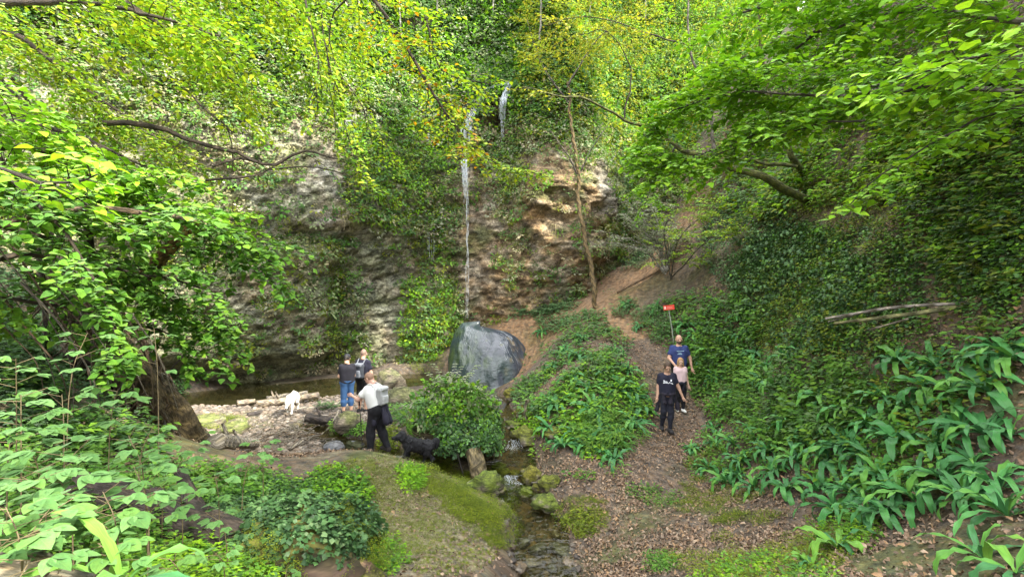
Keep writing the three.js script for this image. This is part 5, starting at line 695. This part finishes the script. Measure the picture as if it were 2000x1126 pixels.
function makePerson(label, pos, turn, s) { // faces +z, its left is +x
  const k = s.H / 1.7, P = (x, y, z) => V(x * k * (s.wide || 1), y * k, z * k), g = thing('person', label, 'person', null, pos, turn), w = s.wide || 1;
  const hip = P(0, .93, 0), lean = s.lean || 0, side = s.sway || 0, up = V(Math.sin(side), Math.cos(lean), Math.sin(lean)).normalize(), fw = V(0, -Math.sin(lean), Math.cos(lean)), T = (x, y, z) => hip.clone().addScaledVector(up, y * k).addScaledVector(fw, z * k).add(V(x * k * w, 0, 0));
  const sh = s.sh || .15, SL = T(sh, .425, 0), SR = T(-sh, .425, 0), nk = T(0, .5, -.01), hd = T(0, .5, 0).add(V(0, .145 * k, .01 * k).applyAxisAngle(V(1, 0, 0), (s.nod || 0) * .5 + lean * .4)), A = s.arms || {};
  const J = (a, b) => a.clone().add(P(b[0], b[1], b[2]));
  const arm = (S, sg, d) => { const el = J(S, (d && d[0]) || [.05 * sg, -.29, -.02]), ha = J(el, (d && d[1]) || [.02 * sg, -.24, .05]); return [S, el, ha]; };
  const aL = arm(SL, 1, A.l), aR = arm(SR, -1, A.r);
  const leg = (sg, d = {}) => { const h = P(.085 * sg, .92, 0), kn = P(d.k ? d.k[0] : .095 * sg, d.k ? d.k[1] : .5, d.k ? d.k[2] : .02), an = P(d.a ? d.a[0] : .1 * sg, d.a ? d.a[1] : .085, d.a ? d.a[2] : -.03); return [h, kn, an, an.clone().add(P(.02 * sg, -.045, .15))]; };
  const lL = leg(1, s.legL), lR = leg(-1, s.legR), ht = s.heft || 1;
  const torso = [[T(.085, .33, .005), T(.07, .02, 0), .115 * k * ht, .122 * k * ht], [T(-.085, .33, .005), T(-.07, .02, 0), .115 * k * ht, .122 * k * ht], [T(.05, .36, 0), SL, .085 * k, .052 * k], [T(-.05, .36, 0), SR, .085 * k, .052 * k], [T(.02, .45, -.01), SL, .05 * k, .045 * k], [T(-.02, .45, -.01), SR, .05 * k, .045 * k], [T(0, .2, .02 * ht), T(0, .05, .03 * ht), .12 * k * ht, .125 * k * ht], [T(0, .38, 0), T(0, .1, 0), .11 * k * ht, .12 * k * ht]];
  const neck = [[T(0, .42, -.01), nk.clone().add(hd).multiplyScalar(.5), .062 * k, .052 * k]];
  const upArms = [[aL[0], aL[1], .052 * k * ht, .042 * k * ht], [aR[0], aR[1], .052 * k * ht, .042 * k * ht]], foreArms = [[aL[1], aL[2], .041 * k, .027 * k], [aR[1], aR[2], .041 * k, .027 * k]];
  const thighs = [[lL[0], lL[1], .092 * k * ht, .06 * k], [lR[0], lR[1], .092 * k * ht, .06 * k]], calves = [[lL[1], lL[1].clone().lerp(lL[2], .35), .056 * k, .057 * k], [lL[1].clone().lerp(lL[2], .35), lL[2], .057 * k, .036 * k], [lR[1], lR[1].clone().lerp(lR[2], .35), .056 * k, .057 * k], [lR[1].clone().lerp(lR[2], .35), lR[2], .057 * k, .036 * k]], feet = [[lL[2].clone().add(P(0, -.05, -.02)), lL[3], .04 * k, .032 * k], [lR[2].clone().add(P(0, -.05, -.02)), lR[3], .04 * k, .032 * k]];
  const skinC = s.skin || RGB(.50, .29, .20);
  // body: torso, neck and limbs in one skin, head and hands joined to it
  const all = [...torso, ...neck, ...upArms, ...foreArms, ...thighs, ...calves, ...feet], fb = bonesF(all, .03 * k), bb = boxOf(all, .03);
  const gs = [paint(surfaceNet(fb, ...bb, .017), () => skinC)];
  const hq = new THREE.Quaternion().setFromEuler(new THREE.Euler((s.nod || 0) + lean * .5, s.yaw || 0, 0, 'YXZ')), hr = s.child ? 1.1 : 1, hk = k * hr;
  const ell = (x, y, z, cx, cy, cz, rx, ry, rz) => (Math.hypot((x - cx) / rx, (y - cy) / ry, (z - cz) / rz) - 1) * Math.min(rx, ry, rz);
  const headF = (x, y, z) => { x = Math.abs(x); let d = ell(x, y, z, 0, .02, -.012, .078, .1, .095); d = smin(d, ell(x, y, z, 0, -.045, .03, .055, .068, .06), .035); d = smin(d, ell(x, y, z, 0, -.085, .055, .028, .024, .028), .03); d = smin(d, cap(x, y, z, V(0, .012, .083), V(0, -.028, .104), .009, .014), .014); d = smin(d, ell(x, y, z, .035, .022, .07, .03, .009, .018), .014); d = Math.max(d, -(Math.hypot(x - .032, y - .002, z - .098) - .017)); d = smin(d, Math.hypot(x - .032, y - .002, z - .073) - .014, .006); d = smin(d, ell(x, y, z, 0, -.057, .084, .024, .009, .012), .01); d = smin(d, ell(x, y, z, .08, -.005, -.008, .012, .03, .018), .008); d = smin(d, cap(x, y, z, V(0, -.06, -.02), V(0, -.13, -.03), .05, .052), .03); return d; };
  const hg = paint(surfaceNet(headF, [-.11, -.16, -.13], [.11, .14, .14], .0085), (x, y, z) => { x = Math.abs(x); if (s.beard && y < -.035 && z > -.005) return RGB(.09, .06, .045); if (Math.hypot(x - .032, y - .002) < .012 && z > .07) return RGB(.05, .035, .03); if (Math.hypot(x / 1.8, y - .028) < .02 && Math.abs(y - .03) < .006 && z > .06) return RGB(.14, .09, .06); if (Math.abs(y + .057) < .009 && x < .024 && z > .08) return RGB(.42, .17, .14); return skinC; });
  hg.scale(hk, hk, hk).applyQuaternion(hq).translate(hd.x, hd.y, hd.z); gs.push(hg);
  const hand = ([, el, ha], sg, grip) => { const d = ha.clone().sub(el).normalize(), out = V(sg, 0, 0).addScaledVector(d, -d.x * sg).normalize(), fr = V(0, 0, 0).crossVectors(d, out).multiplyScalar(sg), mb = new MB(), at = (a, b, c) => ha.clone().addScaledVector(d, a * k).addScaledVector(fr, b * k).addScaledVector(out, c * k);
    mb.tube([at(-.01, 0, 0), at(.02, 0, 0), at(.06, 0, -.004), at(.09, 0, -.008)], (t) => (.024 + .012 * Math.sin(t * 2.6)) * k, 8);
    [[.026, .075], [.009, .085], [-.009, .08], [-.026, .062]].forEach(([b, L]) => mb.tube([at(.075, b, -.006), at(.075 + L * .45, b * 1.1, -.012 - grip * .2), at(.075 + L * (.8 - grip * 3), b * 1.1, -.03 - grip)], [.009 * k, .007 * k], 6)); mb.tube([at(.015, .026, -.005), at(.045, .052, -.018), at(.075, .058, -.034)], [.011 * k, .008 * k], 6);
    const q = mb.geo(); q.deleteAttribute('uv'); return paint(q, () => skinC); };
  gs.push(hand(aL, -1, s.gripL ?? .02), hand(aR, 1, s.gripR ?? .02));
  part('body', mergeGeometries(gs), std(0xffffff, .6, { vertexColors: true }), g);
  // clothes
  const wear = (name, bones, grow, c, cut, o = {}) => { const f0 = bonesF(bones, (o.k || .035) * k, grow), bx = boxOf(bones, grow + .03), f = (x, y, z) => { let d = f0(x, y, z) + (o.fold || .006) * vn(x * 14, y * 9 + 3, z * 14); return cut ? Math.max(d, cut(x, y, z)) : d; }; return part(name, surfaceNet(f, ...bx, o.cell || .014), cloth(c, o.mat), g, o.label ? { label: o.label } : undefined); };
  const planeUp = (p, n) => (x, y, z) => (x - p.x) * n.x + (y - p.y) * n.y + (z - p.z) * n.z;
  const slv = s.sleeve ?? .55, sleeves = [[aL[0], aL[0].clone().lerp(aL[1], slv), .05 * k * ht, .053 * k * ht], [aR[0], aR[0].clone().lerp(aR[1], slv), .05 * k * ht, .053 * k * ht]];
  const hemY = T(0, s.hem ?? -.04, 0), pU = planeUp(hemY, up), pN = planeUp(T(0, .47, .04), V(0, 1, .35).normalize());
  const shirt = wear(s.top || 'shirt', [...torso, ...sleeves], .014 * k, s.shirt, (x, y, z) => Math.max(-pU(x, y, z), Math.hypot(x - nk.x, z - nk.z - .01) < .085 * k ? pN(x, y, z) : -1));
  const wP = planeUp(T(0, .05, 0), up), end = s.legEnd ?? .09, legs = [[T(.07, .02, 0), lL[0], .122 * k * ht, .1 * k * ht], [T(-.07, .02, 0), lR[0], .122 * k * ht, .1 * k * ht], ...thighs, ...calves];
  wear(s.legwear || 'trousers', legs, (s.loose ?? .012) * k, s.pants, (x, y, z) => Math.max(wP(x, y, z), end * k - y + Math.min(lL[2].y, lR[2].y) - .085 * k), { k: .05, fold: s.loose > .02 ? .012 : .006 });
  for (const [i, f] of feet.entries()) wear('shoe', [[f[0].clone().add(P(0, .012, 0)), f[1].clone().add(P(0, .004, .02)), .052 * k, .042 * k], [f[0].clone().add(P(0, .05, .0)), f[0], .046 * k, .05 * k]], 0, s.shoe, (x, y, z) => -(y - (i ? lR : lL)[2].y + .088 * k), { cell: .011, fold: .002 });
  if (s.hair) { const q0 = hq.clone().invert(), v = V(0, 0, 0), t = s.hair.thick ?? .012, hf = (x, y, z) => { v.set(x - hd.x, y - hd.y, z - hd.z).applyQuaternion(q0).divideScalar(hk); let d = ell(v.x, v.y, v.z, 0, .024, -.014, .078 + t, .1 + t, .096 + t); if (s.hair.long) d = smin(d, cap(v.x, v.y, v.z, V(0, -.02, -.07), V(0, -s.hair.long, -.06), .075, .05), .04); if (s.hair.tail) d = smin(d, cap(v.x, v.y, v.z, V(0, .03, -.11), V(0, -.11, -.13), .032, .018), .02); if (s.hair.side) d = smin(d, Math.min(cap(v.x, v.y, v.z, V(.075, .0, -.01), V(.085, -.15, .03), .022, .016), cap(v.x, v.y, v.z, V(-.075, .0, -.01), V(-.085, -.15, .03), .022, .016)), .02); d += .004 * vn(v.x * 70, v.y * 22, v.z * 70); const face = v.z - .05 + (v.y - .07) * .55; return Math.max(d, v.y < .075 ? Math.min(face, .012 + .05 - Math.abs(v.x) + (s.hair.side ? .02 : .0)) : -1, s.hair.side || s.hair.long ? -9 : -(v.y + .07)); }; part('hair', surfaceNet(hf, [hd.x - .17 * hk, hd.y - .3 * hk, hd.z - .2 * hk], [hd.x + .17 * hk, hd.y + .18 * hk, hd.z + .2 * hk], .011), std(s.hair.c, .7), g); }
  if (s.cap) { const q0 = hq.clone().invert(), v = V(0, 0, 0), cf = (x, y, z) => { v.set(x - hd.x, y - hd.y, z - hd.z).applyQuaternion(q0).divideScalar(hk); let d = Math.max(ell(v.x, v.y, v.z, 0, .03, -.01, .095, .108, .11), .035 - v.y); const br = Math.max(ell(v.x, v.y, v.z, 0, .045, .12, .075, .012, .075), 0 - v.z); return Math.min(d, br); }; part('cap', surfaceNet(cf, [hd.x - .2, hd.y - .1, hd.z - .25], [hd.x + .2, hd.y + .18, hd.z + .25], .01), cloth(s.cap), g); }
  if (s.tied) { const ring = []; for (let q = 0; q < 10; q++) { const a = q / 10 * 6.283, b = (q + 1) / 10 * 6.283, R = (x) => T(Math.cos(x) * .165, .03 - .03 * Math.sin(x), Math.sin(x) * .145); ring.push([R(a), R(b), .024 * k * ht, .024 * k * ht]); } const hang = s.tied.map(([x0, z0, x1, y1, z1, r]) => [T(x0, .02, z0), T(x1, y1, z1), .032 * k, r * .62 * k]); wear('tied_jacket', [...ring, ...hang], .012, s.tiedC, null, { fold: .018, label: 'jacket knotted round the waist' }); }
  return { g, shirt, k, T, aL, aR, hd, SL, SR, up, hip, shirtF: bonesF([...torso, ...sleeves], .035 * k, .014 * k) };
}
function print(p, cv, w, h, cx, cy) { // flat print that follows the chest of a shirt
  const t = new THREE.CanvasTexture(cv); t.colorSpace = THREE.SRGBColorSpace; const mb = new MB(), N = 12, M = 8, rows = [];
  for (let j = 0; j <= M; j++) { const row = []; for (let i = 0; i <= N; i++) { const q = p.T(cx + (i / N - .5) * w, cy + (j / M - .5) * h, 0); let z = q.z + .35; for (let n = 0; n < 30; n++) { const d = p.shirtF(q.x, q.y, z); if (d < .004) break; z -= d * .8; } row.push(mb.v(q.x, q.y, z + .007, null, i / N, j / M)); } rows.push(row); }
  for (let j = 0; j < M; j++) for (let i = 0; i < N; i++) mb.q(rows[j][i], rows[j][i + 1], rows[j + 1][i + 1], rows[j + 1][i]);
  part('shirt_print', mb.geo(), std(0xffffff, .9, { map: t, alphaTest: .5 }), p.shirt);
}
const canvas = (w, h, f) => { const c = document.createElement('canvas'); c.width = w; c.height = h; const x = c.getContext('2d'); x.clearRect(0, 0, w, h); f(x); return c; };
function backpack(label, p, c, c2, o = {}) { // worn: stands just behind the back
  const q = p.g, b = p.T(0, .22, -.13 - (o.off || 0)), world = b.clone().applyAxisAngle(V(0, 1, 0), q.rotation.y).add(q.position), g = thing('backpack', label, 'backpack', null, world, q.rotation.y), k = p.k, s = o.s || 1;
  const rb = (x, y, z, a, bb, cc, r) => Math.hypot(Math.max(Math.abs(x) - a + r, 0), Math.max(Math.abs(y) - bb + r, 0), Math.max(Math.abs(z) - cc + r, 0)) - r;
  const bag = part('bag', surfaceNet((x, y, z) => rb(x * (1 - .25 * y), y, z + .06, .14 * s, .21 * s, .085 * s, .07 * s) + .012 * vn(x * 14, y * 14, z * 14), [-.25, -.3, -.25], [.25, .3, .15], .014), cloth(c), g);
  part('pocket', surfaceNet((x, y, z) => rb(x, y + .07, z + .14 * s, .1 * s, .1 * s, .04 * s, .035 * s) + .006 * vn(x * 18, y * 18, z * 18), [-.2, -.25, -.27], [.2, .15, 0], .012), cloth(c2), bag);
  part('top_flap', surfaceNet((x, y, z) => rb(x, y - .17 * s, z + .07, .12 * s, .05 * s, .09 * s, .04) + .006 * vn(x * 20, y * 20, z * 20), [-.2, 0, -.25], [.2, .3, .1], .012), cloth(c2), bag);
  for (const sg of [-1, 1]) { const S = p.T(sg * .1, .5, -.03).sub(b), F = p.T(sg * .11, .4, .13).sub(b), E = p.T(sg * .15, .1, .02).sub(b); part('strap', new MB().tube(curve([V(sg * .09, .17, -.02), S.add(V(0, .02, 0)), F, E, V(sg * .12, -.16, -.02)], 14), [.018 * s, .014 * s], 6).geo(), cloth(o.strap || c2), g); }
  return g;
}
const navy = RGB(.018, .02, .045), black = RGB(.006, .006, .008), jeans = RGB(.03, .085, .21);
const face = (deg) => deg * Math.PI / 180; // 0 looks at the camera
{
  const p1 = makePerson('woman in dark cap, navy tee and rolled blue jeans seen from behind', W(678, 809, 12.6), face(205), { H: 1.62, nod: .35, yaw: -.4, skin: RGB(.52, .31, .22), shirt: RGB(.0080, .0075, .0150), pants: jeans, loose: .016, legEnd: .24, legwear: 'jeans', shoe: RGB(.0100, .0125, .0250), cap: RGB(.012, .013, .02), hair: { c: RGB(.02, .016, .014), thick: .01, tail: 1 }, arms: { l: [[.06, -.27, .04], [-.06, -.1, .2]], r: [[-.06, -.27, .04], [.05, -.1, .2]] }, sway: 0, sleeve: .6 });
  const p2 = makePerson('man with cropped hair, dark shirt and black shorts beside the jeans wearer', W(709, 806, 13), face(165), { H: 1.76, nod: .25, yaw: .3, skin: RGB(.5, .3, .22), shirt: RGB(.0100, .0100, .0250), pants: black, loose: .028, legEnd: .5, legwear: 'shorts', shoe: RGB(.0150, .0150, .0175), hair: { c: RGB(.2, .13, .1), thick: .003 }, arms: { l: [[.07, -.28, 0], [-.02, -.16, .18]], r: [[-.09, -.28, 0], [-.02, -.22, .1]] } });
  backpack('dark grey hiking backpack on the man in shorts', p2, RGB(.035, .04, .055), RGB(.14, .15, .18), { off: .02 });
  const p3 = makePerson('man in white tee and black trousers bent over his phone, jacket round waist', W(738, 882, 10), face(245), { H: 1.72, lean: .38, nod: .35, yaw: .1, heft: 1.16, skin: RGB(.56, .34, .27), shirt: RGB(.62, .62, .62), pants: RGB(.0070, .0070, .0110), loose: .03, shoe: RGB(.0300, .0250, .0225), hair: { c: RGB(.22, .13, .09), thick: .005 }, arms: { l: [[.1, -.2, .16], [-.12, .02, .26]], r: [[-.06, -.24, .14], [.06, -.02, .27]] }, gripL: .03, gripR: .03, legL: { k: [.1, .5, .1], a: [.12, .085, .1] }, legR: { k: [-.1, .5, .02], a: [-.12, .085, -.16] }, tiedC: RGB(.0110, .0100, .0225), tied: [[.12, .08, .17, -.28, .08, .06], [-.12, .08, -.18, -.3, 0, .06], [0, -.14, .06, -.34, -.16, .09], [-.08, -.14, -.1, -.34, -.12, .09]] });
  backpack('pale grey drawstring backpack on the man in the white tee', p3, RGB(.34, .35, .36), RGB(.42, .43, .44), { s: .92, off: .02, strap: RGB(.5, .5, .5) });
  const toW = (p, v) => v.clone().applyAxisAngle(V(0, 1, 0), p.g.rotation.y).add(p.g.position);
  { const a = toW(p3, p3.aR[2]), g = thing('phone', 'mobile phone held up by the man in the white tee', 'phone', null, a.clone().add(V(-.06, .07, 0)), face(245)); part('case', new THREE.BoxGeometry(.075, .15, .01), std(RGB(.02, .02, .022), .3), g); part('screen_glass', new THREE.PlaneGeometry(.066, .135), std(RGB(.03, .035, .04), .1), g).position.z = -.0055; }
  { const a = W(708, 872, 10.2), b = W(701, 778, 9.9), g = thing('trekking_pole', 'black trekking pole planted in the trickle by the man in the white tee', 'trekking pole', null, a), e = b.sub(a); part('shaft', new MB().tube([V(0, -.03, 0), e.clone().multiplyScalar(.5), e], [.007, .01], 8).geo(), std(RGB(.03, .03, .035), .4), g); part('grip', new MB().tube([e.clone().multiplyScalar(.86), e.clone().multiplyScalar(.95), e.clone().multiplyScalar(1.02)], [.017, .02], 8).geo(), std(black, .9), g); part('basket', new MB().tube([e.clone().multiplyScalar(.05), e.clone().multiplyScalar(.06)], [.04, .035], 10).geo(), std(black, .6), g); }
  const p4 = makePerson('woman in navy polo with white print walking down the trail', W(1303, 842, 11), face(-8), { H: 1.63, nod: .42, yaw: .15, skin: RGB(.46, .27, .19), shirt: RGB(.0090, .0090, .0250), pants: RGB(.0100, .0110, .0225), loose: .006, legwear: 'leggings', shoe: RGB(.0250, .0225, .0250), hair: { c: RGB(.06, .035, .022), thick: .008, tail: 1 }, arms: { l: [[.12, -.27, .0], [.09, -.23, .06]], r: [[-.06, -.29, -.01], [-.03, -.24, .06]] }, legL: { k: [.08, .5, .07], a: [.06, .085, .06] }, legR: { k: [-.09, .5, .05], a: [-.1, .1, -.12] }, tiedC: RGB(.0150, .0120, .0225), tied: [[.1, .1, .06, -.2, .14, .05], [-.1, .1, -.08, -.2, .14, .05], [.15, 0, .26, -.36, 0, .07], [-.15, 0, -.24, -.4, 0, .06]], sleeve: .5 });
  print(p4, canvas(256, 160, (x) => { x.fillStyle = '#e6e6ee'; x.beginPath(); x.ellipse(196, 40, 17, 26, 0, 0, 7); x.fill(); for (const [a, b, c, d] of [[20, 40, 34, 18], [36, 60, 60, 16], [62, 84, 50, 18], [20, 84, 36, 22], [112, 96, 40, 12], [150, 78, 26, 16], [180, 96, 46, 13], [96, 66, 20, 14], [210, 112, 30, 12]]) x.fillRect(a, b, c, d); }), .27, .17, 0, .3);
  const p5 = makePerson('girl with fair hair, pale pink blouse and white shoes behind the woman in the polo', W(1329, 803, 11.8), face(-5), { H: 1.34, child: 1, nod: .2, yaw: -.1, wide: .9, skin: RGB(.56, .35, .26), shirt: RGB(.60, .43, .45), top: 'blouse', pants: RGB(.0070, .0070, .0110), loose: .008, legwear: 'leggings', shoe: RGB(.78, .77, .75), hair: { c: RGB(.34, .2, .09), thick: .012, side: 1 }, arms: { l: [[.07, -.28, 0], [.05, -.25, .05]], r: [[-.06, -.28, 0], [-.03, -.25, .05]] }, hem: -.06, sleeve: .35, tiedC: RGB(.0125, .0125, .0250), tied: [[.1, .09, .08, -.22, .12, .045], [-.06, .1, -.06, -.2, .12, .04], [.14, 0, .16, -.36, -.02, .06]], legL: { k: [.085, .5, .06], a: [.09, .085, .04] }, legR: { k: [-.085, .5, .03], a: [-.09, .085, -.08] } });
  const p6 = makePerson('bald bearded man in blue printed tee behind the girl', W(1326, 781, 12.5), face(-4), { H: 1.74, nod: .08, yaw: 0, skin: RGB(.52, .30, .21), beard: 1, heft: 1.06, sh: .165, shirt: RGB(.0238, .0382, .1360), pants: RGB(.0070, .0070, .0090), loose: .02, shoe: RGB(.0125, .0140, .0160), arms: { l: [[.12, -.27, .0], [.03, -.25, .06]], r: [[-.1, -.26, .06], [.09, -.14, .2]] } });
  print(p6, canvas(256, 160, (x) => { x.fillStyle = '#a9cbd8'; x.font = 'bold 38px sans-serif'; x.fillRect(30, 26, 196, 9); x.fillText('T·A·A', 60, 92); x.fillRect(50, 112, 120, 12); }), .24, .15, .0, .32);
}
// dogs
function dog(label, pos, turn, s) {
  const g = thing('dog', label, 'dog', null, pos, turn), v = ([x, y, z]) => V(x, y, z), B = s.bones.map(([a, b, r0, r1]) => [v(a), v(b), r0, r1]), f0 = bonesF(B, .05), bx = boxOf(B, .05), f = (x, y, z) => f0(x, y, z) + s.shag * (vn(x * 30, y * 16, z * 30) + .6 * vn(x * 60, y * 34, z * 60)) * sm(.03, .16, y);
  part('body', surfaceNet(f, ...bx, .011), std(s.c, .85), g); g.rotation.order = 'YXZ'; g.rotation.x = s.pitch || 0; if (s.size) g.scale.setScalar(s.size); const h = s.head; part('nose', new THREE.SphereGeometry(.017, 10, 8).translate(...h.nose), std(RGB(.012, .01, .01), .4), g); for (const e of h.eyes) part('eye', new THREE.SphereGeometry(.011, 8, 6).translate(...e), std(RGB(.01, .008, .006), .15), g); return g;
}
const legsOf = (fx, hx, fz, hz, step = 0) => { const o = []; for (const s of [-1, 1]) { const st = step * s; o.push([[s * fx, .36, fz], [s * fx, .2, fz + .01 + st], .058, .036], [[s * fx, .2, fz + .01 + st], [s * fx, .05, fz + .01 + st * 1.6], .034, .027], [[s * fx, .03, fz + .01 + st * 1.6], [s * fx, .025, fz + .05 + st * 1.6], .03, .024], [[s * hx, .4, hz], [s * hx, .27, hz + .07 - st], .09, .055], [[s * hx, .27, hz + .07 - st], [s * hx, .16, hz - .07 - st], .052, .03], [[s * hx, .16, hz - .07 - st], [s * hx, .04, hz - .04 - st], .029, .025], [[s * hx, .03, hz - .04 - st], [s * hx, .025, hz + .01 - st], .029, .024]); } return o; };
dog('black shaggy dog walking left in front of the ivy bush', gp(-1.9, -9.12, .01), face(-64), { c: RGB(.0035, .0035, .006), shag: .018, pitch: -.2, size: .94, bones: [[[0, .42, .2], [0, .40, 0], .14, .125], [[0, .40, 0], [0, .40, -.2], .125, .13], [[0, .46, .24], [0, .56, .36], .1, .08], [[0, .57, .38], [0, .55, .42], .085, .075], [[0, .535, .45], [0, .515, .53], .047, .036], [[.06, .6, .36], [.09, .52, .36], .028, .02], [[-.06, .6, .36], [-.09, .52, .36], .028, .02], [[0, .46, -.28], [0, .5, -.38], .05, .06], [[0, .5, -.38], [0, .4, -.4], .065, .05], ...legsOf(.075, .08, .2, -.22, .05)], head: { nose: [0, .525, .565], eyes: [[.035, .58, .46], [-.035, .58, .46]] } });
dog('white dog with lowered head stepping towards the camera beside the pale log', W(570, 804, 13), face(8), { c: RGB(.52, .49, .44), shag: .004, size: .9, bones: [[[0, .44, .2], [0, .43, 0], .135, .12], [[0, .43, 0], [0, .46, -.22], .115, .125], [[0, .44, .26], [0, .4, .38], .085, .075], [[0, .38, .4], [0, .35, .45], .078, .066], [[0, .32, .47], [0, .25, .54], .044, .036], [[.06, .42, .37], [.105, .34, .37], .026, .018], [[-.06, .42, .37], [-.105, .34, .37], .026, .018], [[0, .5, -.32], [-.1, .53, -.48], .032, .018], [[-.1, .53, -.48], [-.2, .46, -.56], .018, .01], ...legsOf(.075, .08, .2, -.22, .05)], head: { nose: [0, .245, .575], eyes: [[.035, .37, .52], [-.035, .37, .52]] } });
renderer.render(scene, camera);
